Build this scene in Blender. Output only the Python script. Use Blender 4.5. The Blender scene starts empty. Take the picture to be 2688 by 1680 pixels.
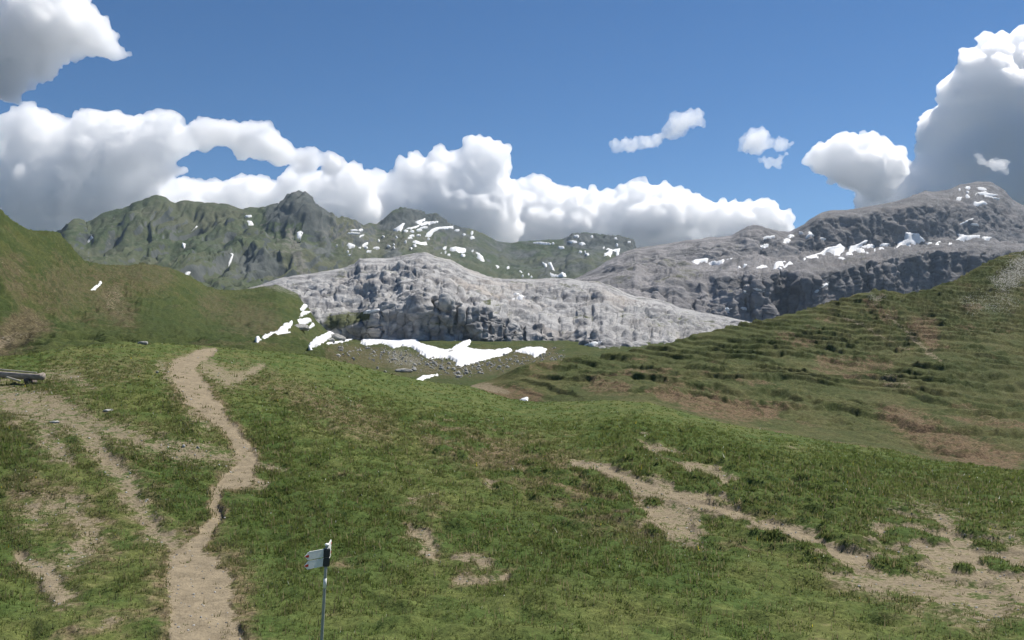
import bpy, bmesh, math, random
import numpy as np
from mathutils import Vector

rng = np.random.default_rng(7)
random.seed(7)
SC = bpy.context.scene
COL = SC.collection

# ------------------------------------------------------------------ camera, sky, sun, exposure
FPX, CX, HR = 2109.0, 1344.0, 889.0      # focal length, axis column and horizon row in photo pixels (2688 x 1680)
ZC = 6.0                                 # camera height above the meadow datum, metres
cam_d = bpy.data.cameras.new('camera')
cam = bpy.data.objects.new('camera', cam_d); COL.objects.link(cam)
cam.location = (0, 0, ZC); cam.rotation_euler = (math.pi / 2, 0, 0)
cam_d.sensor_width = 36.0; cam_d.lens = 36.0 * FPX / 2688.0
cam_d.shift_y = (HR - 840.0) / 2688.0
cam_d.clip_start = 0.5; cam_d.clip_end = 60000
SC.camera = cam

SUN_AZ, SUN_EL = math.radians(50), math.radians(56)   # to the right of the view direction
world = bpy.data.worlds.new('World'); SC.world = world; world.use_nodes = True
wn = world.node_tree; wn.nodes.clear()
sky = wn.nodes.new('ShaderNodeTexSky'); sky.sky_type = 'NISHITA'; sky.sun_disc = False
sky.sun_elevation = SUN_EL; sky.sun_rotation = SUN_AZ
sky.altitude = 2200; sky.air_density = 1.0; sky.dust_density = 0.1; sky.ozone_density = 4.5
bg = wn.nodes.new('ShaderNodeBackground'); bg.inputs['Strength'].default_value = 0.074
wo = wn.nodes.new('ShaderNodeOutputWorld')
hs = wn.nodes.new('ShaderNodeHueSaturation'); hs.inputs['Saturation'].default_value = 1.17
wn.links.new(sky.outputs[0], hs.inputs['Color']); wn.links.new(hs.outputs[0], bg.inputs[0]); wn.links.new(bg.outputs[0], wo.inputs[0])
sun_d = bpy.data.lights.new('sun', 'SUN'); sun_d.energy = 4.9; sun_d.angle = math.radians(0.53); sun_d.color = (1.0, 0.95, 0.88)
sun = bpy.data.objects.new('sun', sun_d); COL.objects.link(sun)
SUN_DIR = Vector((math.cos(SUN_EL) * math.sin(SUN_AZ), math.cos(SUN_EL) * math.cos(SUN_AZ), math.sin(SUN_EL)))
sun.rotation_euler = SUN_DIR.to_track_quat('Z', 'Y').to_euler()
SC.view_settings.view_transform = 'Standard'; SC.view_settings.look = 'None'
SC.view_settings.exposure = 0.36; SC.view_settings.gamma = 1.0; SC.view_settings.use_curve_mapping = False
SC.render.engine = 'CYCLES'
cy = SC.cycles
cy.use_denoising = True
try: cy.denoiser = 'OPENIMAGEDENOISE'
except Exception: pass
cy.max_bounces = 64; cy.diffuse_bounces = 2; cy.glossy_bounces = 1; cy.volume_bounces = 64
cy.transparent_max_bounces = 8; cy.caustics_reflective = False; cy.caustics_refractive = False
cy.use_adaptive_sampling = True; cy.adaptive_threshold = 0.04

# ------------------------------------------------------------------ noise
_perm = np.random.default_rng(3).permutation(256).astype(np.int32)
_perm = np.concatenate([_perm, _perm, _perm])
_g = np.random.default_rng(5).normal(size=(256, 3)).astype(np.float32)
_g /= np.linalg.norm(_g, axis=1, keepdims=True)

def perlin(x, y, z):
    shp = np.shape(x)
    x = np.asarray(x, np.float32).ravel(); y = np.asarray(y, np.float32).ravel(); z = np.asarray(z, np.float32).ravel()
    xi = np.floor(x).astype(np.int32); yi = np.floor(y).astype(np.int32); zi = np.floor(z).astype(np.int32)
    xf = x - xi; yf = y - yi; zf = z - zi
    u = xf * xf * xf * (xf * (xf * 6 - 15) + 10); v = yf * yf * yf * (yf * (yf * 6 - 15) + 10); w = zf * zf * zf * (zf * (zf * 6 - 15) + 10)
    xi &= 255; yi &= 255; zi &= 255
    out = np.zeros_like(x)
    for dx in (0, 1):
        a = _perm[xi + dx]; wx = u if dx else 1 - u
        for dy in (0, 1):
            b = _perm[a + yi + dy]; wy = v if dy else 1 - v
            for dz in (0, 1):
                g = _g[_perm[b + zi + dz]]; wz = w if dz else 1 - w
                out += wx * wy * wz * (g[:, 0] * (xf - dx) + g[:, 1] * (yf - dy) + g[:, 2] * (zf - dz))
    return (out * 1.5).reshape(shp)

def fbm(x, y, z, octv=3, gain=0.5, kind='f'):
    s = 0.0; a = 1.0; f = 1.0; tot = 0.0
    for i in range(octv):
        n = perlin(x * f + 17.3 * i, y * f + 5.1 * i, z * f + 9.7 * i)
        if kind == 'b': n = np.abs(n) * 2 - 0.55          # billow: creases at the zero lines
        elif kind == 'r': n = 0.55 - np.abs(n) * 2        # ridges
        s = s + n * a; tot += a; a *= gain; f *= 2.03
    return s / tot

def cracks(a, b, c_, w=0.07):
    n = np.abs(perlin(a, b, c_)); return -np.exp(-(n / w) ** 2)

def sstep(a, b, x):
    t = np.clip((x - a) / (b - a), 0, 1); return t * t * (3 - 2 * t)

# ------------------------------------------------------------------ mesh helpers
def tag(o, label=None, cat=None, group=None, kind=None):
    if label: o['label'] = label
    if cat: o['category'] = cat
    if group: o['group'] = group
    if kind: o['kind'] = kind
    return o

def mesh_from(name, V, F, mat, smooth=True, attrs=None, parent=None):
    V = np.ascontiguousarray(V, np.float32).reshape(-1, 3); F = np.ascontiguousarray(F, np.int32)
    n = F.shape[1]
    me = bpy.data.meshes.new(name)
    me.vertices.add(len(V)); me.vertices.foreach_set('co', V.ravel())
    me.loops.add(F.size); me.loops.foreach_set('vertex_index', F.ravel())
    me.polygons.add(len(F)); me.polygons.foreach_set('loop_start', np.arange(0, F.size, n, dtype=np.int32))
    me.update(calc_edges=True)
    me.polygons.foreach_set('use_smooth', np.full(len(F), smooth, bool))
    for k, a in (attrs or {}).items():
        at = me.attributes.new(k, 'FLOAT_COLOR', 'POINT')
        at.data.foreach_set('color', np.ascontiguousarray(a, np.float32).ravel())
    me.validate()
    if mat is not None: me.materials.append(mat)
    o = bpy.data.objects.new(name, me); COL.objects.link(o)
    if parent is not None: o.parent = parent
    return o

def grid_faces(nt, nx):
    i = np.arange(nt * nx, dtype=np.int32).reshape(nt, nx)
    return np.stack([i[:-1, :-1], i[:-1, 1:], i[1:, 1:], i[1:, :-1]], -1).reshape(-1, 4)

def bm_obj(name, bm, mat, parent=None, smooth=False):
    me = bpy.data.meshes.new(name); bm.normal_update(); bm.to_mesh(me); bm.free()
    if smooth: me.polygons.foreach_set('use_smooth', np.ones(len(me.polygons), bool))
    me.materials.append(mat)
    o = bpy.data.objects.new(name, me); COL.objects.link(o)
    if parent is not None: o.parent = parent
    return o

def world_pt(x, row, Y):
    return np.array([(x - CX) * Y / FPX, Y, ZC + (HR - row) * Y / FPX])

def project(P):
    Y = np.maximum(P[..., 1], 0.1)
    return CX + P[..., 0] / Y * FPX, HR - (P[..., 2] - ZC) / Y * FPX

def poly_sd(Q, P):
    """signed distance (inside positive) of points to a polygon"""
    A = P; B = np.roll(P, -1, 0); best = np.full(len(Q), 1e9); inside = np.zeros(len(Q), bool)
    for a, b in zip(A, B):
        d = b - a; t = np.clip(((Q - a) @ d) / max((d @ d), 1e-9), 0, 1)
        best = np.minimum(best, np.hypot(Q[:, 0] - a[0] - t * d[0], Q[:, 1] - a[1] - t * d[1]))
        c = (a[1] > Q[:, 1]) != (b[1] > Q[:, 1])
        xx = a[0] + (Q[:, 1] - a[1]) * d[0] / (d[1] if abs(d[1]) > 1e-9 else 1e-9)
        inside ^= c & (Q[:, 0] < xx)
    return np.where(inside, best, -best)

# ------------------------------------------------------------------ terrain sheets
class Sheet:
    """A hillside given by lines across it, near to far: each line is a list of (column, row, distance)."""
    def __init__(self, guides, disp):
        self.g = []
        for g in guides:
            a = np.array(sorted(g), float); self.g.append(a)
        self.disp = disp
    def base(self, xs, ts):
        K = len(self.g)
        R = np.stack([np.interp(xs, a[:, 0], a[:, 1]) for a in self.g])
        L = np.log(np.stack([np.interp(xs, a[:, 0], a[:, 2]) for a in self.g]))
        def pchip(A):
            D = A[1:] - A[:-1]
            m = np.zeros_like(A); m[0] = D[0]; m[-1] = D[-1]
            s = (D[:-1] * D[1:]) > 0
            m[1:-1] = np.where(s, 2 * D[:-1] * D[1:] / np.where(s, D[:-1] + D[1:], 1), 0)
            k = np.clip(np.floor(ts).astype(int), 0, K - 2); u = (ts - k)[:, None]
            h00 = 2 * u**3 - 3 * u**2 + 1; h10 = u**3 - 2 * u**2 + u; h01 = -2 * u**3 + 3 * u**2; h11 = u**3 - u**2
            return h00 * A[k] + h10 * m[k] + h01 * A[k + 1] + h11 * m[k + 1]
        rows = pchip(R); Y = np.exp(pchip(L))
        X = (xs[None, :] - CX) * Y / FPX
        return np.stack([X, Y, ZC + (HR - rows) * Y / FPX], -1)
    def normals(self, P):
        du = np.gradient(P, axis=1); dv = np.gradient(P, axis=0)
        N = np.cross(du, dv); N /= np.linalg.norm(N, axis=-1, keepdims=True) + 1e-9
        return np.where(N[..., 2:3] < 0, -N, N)
    def eval(self, xs, ts, fine=True):
        P = self.base(xs, ts); N = self.normals(P)
        ix, iy = project(P)
        d = self.disp(P, N, ix, iy, fine)
        if isinstance(d, tuple): d, vz = d; return P + N * d[..., None] + np.stack([0 * vz, 0 * vz, vz], -1)
        return P + N * d[..., None]
    def tvals(self, step, xlo, xhi, maxseg=260):
        xs = np.linspace(xlo, xhi, 80); ts = [0.0]
        for k in range(len(self.g) - 1):
            r0 = np.interp(xs, self.g[k][:, 0], self.g[k][:, 1]); r1 = np.interp(xs, self.g[k + 1][:, 0], self.g[k + 1][:, 1])
            n = int(np.clip(np.percentile(np.abs(r1 - r0), 85) / step, 8, maxseg))
            if r1.min() > 1650: n = 26
            ts += list(k + np.arange(1, n + 1) / n)
        return np.array(ts)
    def build(self, name, mat, xlo, xhi, xstep, step, mask=None, label=None, backcoarse=True, kind='structure'):
        xs = np.arange(xlo, xhi + xstep, xstep); ts = self.tvals(step, max(xlo, 0), min(xhi, 2688))
        P = self.eval(xs, ts)
        attrs = None
        if mask is not None:
            ix, iy = project(P)
            attrs = {'mask': np.stack(mask(P, ix, iy, ts), -1).reshape(-1, 4)}
        o = mesh_from(name, P, grid_faces(len(ts), len(xs)), mat, True, attrs)
        tag(o, label, None, None, kind)
        self.xs, self.ts, self.P, self.obj = xs, ts, P, o
        self.ix, self.iy = project(P)
        return o
    def hit(self, x, row):
        """first point of this sheet met by the ray through a photo pixel"""
        j = int(np.clip(np.searchsorted(self.xs, x), 0, len(self.xs) - 1))
        r = self.iy[:, j]
        k = np.nonzero(r <= row)[0]
        k = k[0] if len(k) else int(np.argmin(r))
        return self.P[k, j].copy()

def terrace(z, warp, h, w=0.22):
    """steps: flat treads and steep risers; returns the change in height"""
    q = (z + warp) / h; k = np.floor(q); f = q - k
    return (k + sstep(0.5 - w, 0.5 + w, f)) * h - warp - z

# ------------------------------------------------------------------ node helpers
class NT:
    def __init__(self, name, disp=False):
        self.m = bpy.data.materials.new(name); self.m.use_nodes = True
        self.t = self.m.node_tree; self.t.nodes.clear()
        self.out = self.t.nodes.new('ShaderNodeOutputMaterial')
        self.co = self.t.nodes.new('ShaderNodeNewGeometry')
    def n(self, typ, **kw):
        nd = self.t.nodes.new(typ)
        for k, v in kw.items(): setattr(nd, k, v)
        return nd
    def link(self, a, b): self.t.links.new(a, b)
    def val(self, sock, v):
        if hasattr(v, 'is_output'): self.link(v, sock)
        else: sock.default_value = v
    def noise(self, scale, detail=4, rough=0.55, vec=None, stretch=None, dist=0.0):
        v = vec or self.co.outputs['Position']
        if stretch:
            mp = self.n('ShaderNodeMapping'); self.link(v, mp.inputs[0]); mp.inputs['Scale'].default_value = stretch; v = mp.outputs[0]
        nd = self.n('ShaderNodeTexNoise'); self.link(v, nd.inputs['Vector'])
        nd.inputs['Scale'].default_value = scale; nd.inputs['Detail'].default_value = detail; nd.inputs['Roughness'].default_value = rough
        nd.inputs['Distortion'].default_value = dist
        return nd.outputs['Fac']
    def rng(self, v, a, b, c=0.0, d=1.0, smooth=True):
        nd = self.n('ShaderNodeMapRange'); nd.interpolation_type = 'SMOOTHSTEP' if smooth else 'LINEAR'
        self.val(nd.inputs[0], v)
        for i, q in zip((1, 2, 3, 4), (a, b, c, d)): nd.inputs[i].default_value = q
        return nd.outputs[0]
    def math(self, op, a, b=0.0, clamp=False):
        nd = self.n('ShaderNodeMath', operation=op, use_clamp=clamp); self.val(nd.inputs[0], a); self.val(nd.inputs[1], b); return nd.outputs[0]
    def mix(self, f, a, b):
        nd = self.n('ShaderNodeMix', data_type='RGBA'); self.val(nd.inputs[0], f)
        for s, v in ((nd.inputs[6], a), (nd.inputs[7], b)):
            if hasattr(v, 'is_output'): self.link(v, s)
            else: s.default_value = (*v, 1) if len(v) == 3 else v
        return nd.outputs[2]
    def attr(self, name='mask'):
        a = self.n('ShaderNodeAttribute', attribute_name=name); s = self.n('ShaderNodeSeparateColor'); self.link(a.outputs['Color'], s.inputs[0])
        return s.outputs[0], s.outputs[1], s.outputs[2], a.outputs['Alpha']
    def normz(self):
        s = self.n('ShaderNodeSeparateXYZ'); self.link(self.co.outputs['Normal'], s.inputs[0]); return s.outputs[2]
    def bump(self, h, dist, strength=1.0, prev=None):
        b = self.n('ShaderNodeBump'); b.inputs['Strength'].default_value = strength; b.inputs['Distance'].default_value = dist
        self.link(h, b.inputs['Height'])
        if prev is not None: self.link(prev, b.inputs['Normal'])
        return b.outputs[0]
    def bsdf(self, col, rough=0.9, normal=None, spec=0.15, sss=0.0):
        p = self.n('ShaderNodeBsdfPrincipled'); self.val(p.inputs['Base Color'], col if hasattr(col, 'is_output') else (*col, 1))
        self.val(p.inputs['Roughness'], rough); p.inputs['Specular IOR Level'].default_value = spec
        if normal is not None: self.link(normal, p.inputs['Normal'])
        self.link(p.outputs[0], self.out.inputs['Surface'])
        return self.m

# ------------------------------------------------------------------ materials
def mat_meadow(name, scale=1.0, dry=0.5, lush=(0.060, 0.094, 0.024), olive=(0.108, 0.120, 0.038), brown=(0.135, 0.105, 0.062), dirt=(0.290, 0.238, 0.160), bumpd=0.06):
    t = NT(name)
    dm, bm_, lm, rm = t.attr()               # dirt, dry brown grass, lush, stone
    n1 = t.noise(0.35 * scale, 5, 0.6); n2 = t.noise(2.2 * scale, 5, 0.6); n3 = t.noise(9 * scale, 4, 0.65)
    g = t.mix(t.rng(n1, 0.35, 0.65), lush, olive)
    g = t.mix(t.math('MULTIPLY', t.rng(n2, 0.45, 0.75), 0.55), g, tuple(min(1, c * 1.75) for c in olive))
    g = t.mix(t.math('MULTIPLY', lm, 0.8), g, lush)
    bf = t.math('ADD', bm_, t.math('MULTIPLY', t.math('SUBTRACT', n2, 0.5), 1.3), True)
    bf = t.rng(bf, 0.25, 0.75)
    bcol = t.mix(t.rng(n3, 0.35, 0.7), brown, tuple(c * 1.5 for c in brown))
    g = t.mix(bf, g, bcol)
    df = t.math('ADD', dm, t.math('MULTIPLY', t.math('SUBTRACT', n3, 0.5), 1.1))
    df = t.math('ADD', df, t.math('MULTIPLY', t.math('SUBTRACT', n2, 0.5), 1.2))
    df = t.rng(df, 0.36, 0.70)
    dcol = t.mix(t.rng(n2, 0.3, 0.7), dirt, tuple(c * 0.72 for c in dirt))
    g = t.mix(df, g, dcol)
    sf = t.rng(t.math('ADD', rm, t.math('MULTIPLY', t.math('SUBTRACT', n3, 0.5), 1.6)), 0.5, 0.7)
    g = t.mix(sf, g, (0.30, 0.29, 0.27))
    v = t.mix(t.math('MULTIPLY', df, 0.7), t.mix(t.rng(n3, 0.25, 0.75), (0.66, 0.66, 0.66), (1.3, 1.3, 1.25)), (1.0, 1.0, 1.0))
    mul = t.n('ShaderNodeMix', data_type='RGBA', blend_type='MULTIPLY'); mul.inputs[0].default_value = 1.0
    t.link(g, mul.inputs[6]); t.link(v, mul.inputs[7])
    n4 = t.noise(16 * scale, 3, 0.7)
    b = t.bump(n3, bumpd / scale, 0.8); b = t.bump(n4, 0.4 * bumpd / scale, 0.7, b)
    return t.bsdf(mul.outputs[2], 0.95, b, 0.1)

def mat_limestone(name, k=1.0, light=(0.42, 0.412, 0.40), dark=(0.20, 0.197, 0.196), green=(0.10, 0.11, 0.055), gz=0.90, gn=0.62, bumpd=1.2, tint=(0.42, 0.37, 0.32), pale=((0.17, 0.165, 0.165), (0.36, 0.34, 0.335))):
    t = NT(name)
    n1 = t.noise(0.02 * k, 6, 0.6); n2 = t.noise(0.12 * k, 6, 0.65, stretch=(0.55, 0.8, 1.15)); n3 = t.noise(0.6 * k, 5, 0.65)
    c = t.mix(t.rng(n2, 0.36, 0.62), dark, light)
    c = t.mix(t.math('MULTIPLY', t.rng(n1, 0.5, 0.7), 0.6), c, tint)
    c = t.mix(t.math('MULTIPLY', t.rng(n3, 0.55, 0.75), 0.45), c, tuple(x * 0.55 for x in dark))
    nz = t.normz()
    gr = t.math('MULTIPLY', t.rng(nz, gz - 0.12, gz + 0.03), t.rng(t.noise(0.045 * k, 6, 0.7), gn - 0.06, gn + 0.06))
    gm, rm, _, _ = t.attr()
    c = t.mix(t.math('MULTIPLY', rm, 0.55), c, t.mix(t.rng(n2, 0.36, 0.62), pale[0], pale[1]))
    gr = t.math('MAXIMUM', gr, t.rng(t.math('ADD', gm, t.math('MULTIPLY', t.math('SUBTRACT', n2, 0.5), 1.4)), 0.4, 0.65))
    c = t.mix(gr, c, green)
    b = t.bump(n2, bumpd / k * 1.5, 0.9); b = t.bump(n3, bumpd / k * 0.5, 0.9, b)
    return t.bsdf(c, 0.92, b, 0.15)

def mat_mountain(name):
    t = NT(name)
    n1 = t.noise(0.004, 6, 0.6); n2 = t.noise(0.016, 7, 0.65, stretch=(1, 1, 0.4)); n3 = t.noise(0.06, 6, 0.7)
    rk, pale, _, _ = t.attr()
    grass = t.mix(t.rng(n1, 0.4, 0.62), (0.060, 0.080, 0.040), (0.098, 0.105, 0.062))
    grass = t.mix(t.math('MULTIPLY', t.rng(n3, 0.5, 0.72), 0.6), grass, (0.15, 0.14, 0.10))
    rock = t.mix(t.rng(n2, 0.35, 0.68), (0.052, 0.062, 0.058), (0.122, 0.130, 0.118))
    nz = t.normz()
    f = t.math('ADD', t.rng(nz, 0.46, 0.74, 1.0, 0.0), t.math('MULTIPLY', t.math('SUBTRACT', n2, 0.5), 1.2))
    f = t.math('ADD', f, t.math('MULTIPLY', rk, 0.9))
    c = t.mix(t.rng(f, 0.42, 0.68), grass, rock)
    c = t.mix(t.rng(t.math('ADD', pale, t.math('MULTIPLY', t.math('SUBTRACT', n3, 0.5), 1.2)), 0.42, 0.75), c, (0.175, 0.168, 0.145))
    b = t.bump(n2, 9.0, 0.8); b = t.bump(n3, 3.0, 0.8, b)
    return t.bsdf(c, 0.95, b, 0.1)

M_MEADOW = mat_meadow('meadow')
M_SPUR = mat_meadow('spur_grass', 0.45, lush=(0.062, 0.078, 0.026), olive=(0.104, 0.102, 0.042), brown=(0.140, 0.098, 0.060), bumpd=0.14)
M_HILL = mat_meadow('hillside_grass', 0.3, lush=(0.046, 0.066, 0.020), olive=(0.074, 0.084, 0.028), brown=(0.094, 0.078, 0.044), bumpd=0.12)
M_LIME = mat_limestone('limestone')
M_LIMEFAR = mat_limestone('far_limestone', 0.33, light=(0.175, 0.168, 0.165), dark=(0.088, 0.085, 0.086), green=(0.12, 0.12, 0.08), gn=0.64, bumpd=1.3, tint=(0.20, 0.178, 0.165))
M_MOUNT = mat_mountain('mountain')
def mat_snow():
    t = NT('snow'); n = t.noise(0.25, 5, 0.6); n2 = t.noise(1.3, 4, 0.6)
    c = t.mix(t.rng(n, 0.4, 0.75), (0.80, 0.81, 0.82), (0.68, 0.66, 0.63))
    return t.bsdf(c, 0.7, t.bump(n2, 0.15, 0.4), 0.2)
M_SNOW = mat_snow()

# ------------------------------------------------------------------ masks in photo pixels (turned into ground positions by the sheets)
def stroke(ix, iy, pts, soft=0.45):
    """1 on the line, falling to 0 at its edge; pts = (x, y, half width)"""
    out = np.zeros(ix.shape, np.float32)
    pts = np.array(pts, float)
    m = pts[:, 2].max() * 2.2
    sel = (ix > pts[:, 0].min() - m) & (ix < pts[:, 0].max() + m) & (iy > pts[:, 1].min() - m) & (iy < pts[:, 1].max() + m)
    if not sel.any(): return out
    x = ix[sel]; y = iy[sel]; best = np.full(x.shape, 9.0)
    for a, b in zip(pts[:-1], pts[1:]):
        d = b[:2] - a[:2]; L = max((d * d).sum(), 1e-6)
        s = np.clip(((x - a[0]) * d[0] + (y - a[1]) * d[1]) / L, 0, 1)
        w = a[2] + (b[2] - a[2]) * s
        q = np.hypot(x - a[0] - s * d[0], y - a[1] - s * d[1]) / w
        best = np.minimum(best, q)
    out[sel] = 1 - sstep(1 - soft, 1 + soft, best)
    return out

def Zm(ox, oy, s): return lambda pts: [(ox + p[0] / s, oy + p[1] / s) + tuple(p[2:]) for p in pts]

PATHS = [  # (strength, stroke)
    (1.0, [(567, 918, 5), (536, 927, 14), (510, 945, 20), (479, 967, 33), (487, 992, 36), (510, 1023, 38), (536, 1058, 32), (572, 1089, 25), (594, 1116, 18), (620, 1151, 20), (643, 1191, 26), (651, 1222, 24), (634, 1253, 30), (594, 1262, 20), (574, 1275, 16), (572, 1306, 16), (563, 1342, 16), (549, 1373, 15), (527, 1404, 17), (503, 1430, 20), (494, 1461, 40), (500, 1492, 62), (520, 1530, 82), (545, 1700, 92)]),
    (0.60, [(-60, 1030, 60), (0, 1044, 62), (89, 1066, 66), (177, 1092, 62), (222, 1130, 46), (266, 1187, 40), (301, 1227, 36), (337, 1271, 48), (355, 1320, 42), (399, 1373, 38), (434, 1417, 36), (470, 1450, 45)]),
    (0.55, [(222, 1110, 40), (310, 1134, 40), (399, 1169, 38), (487, 1187, 32), (576, 1200, 30), (629, 1204, 30)]),
    (0.55, [(111, 1116, 50), (133, 1169, 44), (177, 1200, 30)]),
    (0.70, [(66, 1465, 24), (124, 1506, 32), (160, 1560, 40)]),
    (0.62, [(540, 961, 30), (598, 996, 34), (643, 985, 20), (690, 960, 10)]),
    (0.55, [(421, 958, 20), (443, 996, 20)]), (0.52, [(130, 985, 26), (190, 990, 28), (240, 1010, 20)]),
    (0.55, [(640, 1218, 22), (700, 1225, 16), (753, 1236, 10)]), (0.55, [(650, 1265, 30), (690, 1275, 18)]),
    (0.50, [(500, 1085, 30), (545, 1120, 26)]), (0.5, [(470, 1170, 22), (540, 1175, 20)]),
    (0.55, [(90, 1340, 60), (200, 1330, 50), (240, 1420, 50), (180, 1470, 50)]),
    (0.80, [(1500, 1213, 7), (1598, 1238, 12), (1696, 1272, 15), (1795, 1311, 13), (1893, 1341, 14), (1991, 1375, 14), (2089, 1395, 15), (2163, 1429, 22), (2236, 1468, 22), (2290, 1480, 18)]),
    (0.66, [(1687, 1160, 20), (1721, 1194, 24), (1795, 1223, 28), (1868, 1253, 28), (1917, 1287, 24)]),
    (0.62, [(1660, 1275, 24), (1760, 1285, 26), (1850, 1300, 22)]),
    (0.60, [(1720, 1345, 38), (1790, 1370, 44), (1830, 1395, 20)]),
    (0.70, [(2340, 1400, 52), (2457, 1405, 55), (2482, 1454, 60), (2560, 1475, 60), (2629, 1480, 58), (2700, 1520, 60)]),
    (0.60, [(2200, 1500, 40), (2300, 1530, 50), (2420, 1540, 60), (2600, 1580, 80)]),
    (0.70, [(1072, 1392, 16), (1113, 1408, 22), (1134, 1445, 22), (1146, 1462, 16)]), (0.68, [(1205, 1512, 18), (1340, 1513, 14)]), (0.6, [(1200, 1462, 14), (1270, 1476, 16)]),
    (0.62, [(1285, 1268, 14), (1318, 1285, 12)]), (0.5, [(1080, 1310, 14), (1150, 1300, 10)]),
]
DRY = [(0.55, [(720, 1010, 40), (800, 1040, 60), (900, 1080, 60), (1000, 1120, 60)]), (0.62, [(1150, 1140, 60), (1280, 1180, 80), (1420, 1230, 90), (1560, 1300, 90), (1700, 1360, 80)]),
       (0.6, [(620, 960, 60), (700, 990, 50)]), (0.5, [(350, 960, 60), (200, 960, 70), (150, 985, 50)]), (0.55, [(60, 1300, 80), (200, 1340, 80), (260, 1440, 80)]), (0.5, [(330, 1230, 50), (400, 1300, 40)]),
       (0.5, [(1100, 1120, 30), (1200, 1110, 30)]), (0.5, [(1900, 1300, 70), (2000, 1340, 60)])]
LUSH = [(1.0, [(700, 1180, 60), (720, 1330, 120), (800, 1450, 150), (1000, 1400, 120)]), (0.9, [(480, 1300, 80), (470, 1240, 60)]), (0.8, [(1250, 1060, 60), (1450, 1080, 50), (1350, 1050, 40)]),
        (1.0, [(1300, 1450, 90), (1600, 1450, 80), (1800, 1480, 90)]), (0.8, [(1600, 1120, 30), (1800, 1150, 30)]), (0.9, [(20, 1150, 60), (40, 1250, 60)]), (0.7, [(950, 1010, 70), (1050, 1050, 70)]), (0.7, [(2200, 1250, 60), (2600, 1320, 80)]), (0.8, [(0, 1400, 60), (60, 1500, 50)])]
HUM = [(1.0, [(1590, 1110, 40), (1700, 1150, 50), (1850, 1190, 60), (2000, 1250, 60), (2150, 1300, 60), (2250, 1330, 50)]), (0.9, [(1650, 1220, 50), (1780, 1280, 60), (1950, 1340, 60), (2100, 1420, 50), (2280, 1460, 60)]), (0.5, [(1100, 1120, 60), (1300, 1180, 80), (1480, 1250, 80), (1650, 1330, 70)]),
       (0.5, [(750, 1030, 60), (900, 1090, 70)]), (0.6, [(2400, 1420, 70), (2600, 1500, 80)])]
def paint(ix, iy, lst, soft=0.5):
    o = np.zeros(ix.shape, np.float32)
    for s, p in lst: o = np.maximum(o, s * stroke(ix, iy, p, soft))
    return o

# ------------------------------------------------------------------ the meadow in front
CREST = [(-500, 985), (-300, 965), (0, 945), (150, 920), (300, 903), (450, 902), (560, 910), (700, 922), (811, 932), (904, 952), (1016, 985), (1094, 997), (1167, 1009), (1233, 1012), (1278, 1032), (1361, 1055), (1485, 1060), (1568, 1053), (1640, 1056), (1711, 1061), (1804, 1090), (1893, 1110), (2040, 1140), (2334, 1180), (2433, 1215), (2688, 1240), (3200, 1270)]
CRESTY = [(-500, 46), (-300, 50), (0, 55), (300, 66), (560, 78), (811, 88), (1016, 95), (1233, 100), (1361, 92), (1568, 82), (1804, 72), (2040, 65), (2334, 58), (2433, 52), (2688, 47), (3200, 44)]
cxs = np.arange(-500, 3201, 40.0)
crow = np.interp(cxs, *zip(*CREST)); cyy = np.interp(cxs, *zip(*CRESTY))
crow = np.convolve(np.pad(crow, 1, 'edge'), [0.2, 0.6, 0.2], 'valid'); cyy = np.convolve(np.pad(cyy, 2, 'edge'), np.ones(5) / 5, 'valid')
def gl(rows, Y): return list(zip(cxs, np.broadcast_to(rows, cxs.shape), np.broadcast_to(Y, cxs.shape)))
y14 = np.interp(cxs, [-500, 0, 1100, 2000, 3200], [22, 22.3, 23, 24, 24])
lerp = lambda a, b, f: a + (b - a) * f
def blendY(f): return 1 / lerp(1 / cyy, 1 / y14, f ** 0.85)
MEADOW_G = [gl(5200, 2.6), gl(2600, 6.8), gl(1680, 14.6), gl(1400, y14), gl(lerp(crow, 1400, 0.45), blendY(0.45)), gl(lerp(crow, 1400, 0.15), blendY(0.15)), gl(crow, cyy), gl(crow + np.interp(cxs, [1380, 1650], [55, 22]), cyy + np.interp(cxs, [1380, 1650], [16, 8])), gl(crow + 130, cyy + 30)]
def make_hummocks(n):
    """turf cushions strewn over the eroded part of the meadow: (x, y, radius across, radius along, height)"""
    r_ = np.random.default_rng(12); xs = r_.uniform(1050, 2760, n * 12); rows = r_.uniform(1090, 1560, n * 12)
    pr = paint(xs, rows, HUM) * (1 - 0.85 * np.clip(1.6 * paint(xs, rows, PATHS[13:19]), 0, 1)) * (1 - paint(xs, rows, [(1.0, [(a, b, 26) for a, b, c in PATHS[13][1]])], 0.3)); keep = r_.random(len(xs)) < pr * np.where(xs > 1480, 1.0, 0.45); xs, rows = xs[keep][:n], rows[keep][:n]
    tt = np.linspace(1, 6, 700); B = Sheet(MEADOW_G, None).base(xs, tt); rr = project(B)[1]
    k = np.argmin(np.abs(rr - rows[None]), 0); C = B[k, np.arange(len(xs))]
    f = np.clip(C[:, 1] / 34, 0.6, 1.5)
    return np.stack([C[:, 0], C[:, 1], r_.uniform(0.30, 0.95, len(xs)) * f, r_.uniform(0.35, 1.2, len(xs)) * f, r_.uniform(0.08, 0.24, len(xs)) * f ** 0.5], -1)
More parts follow.
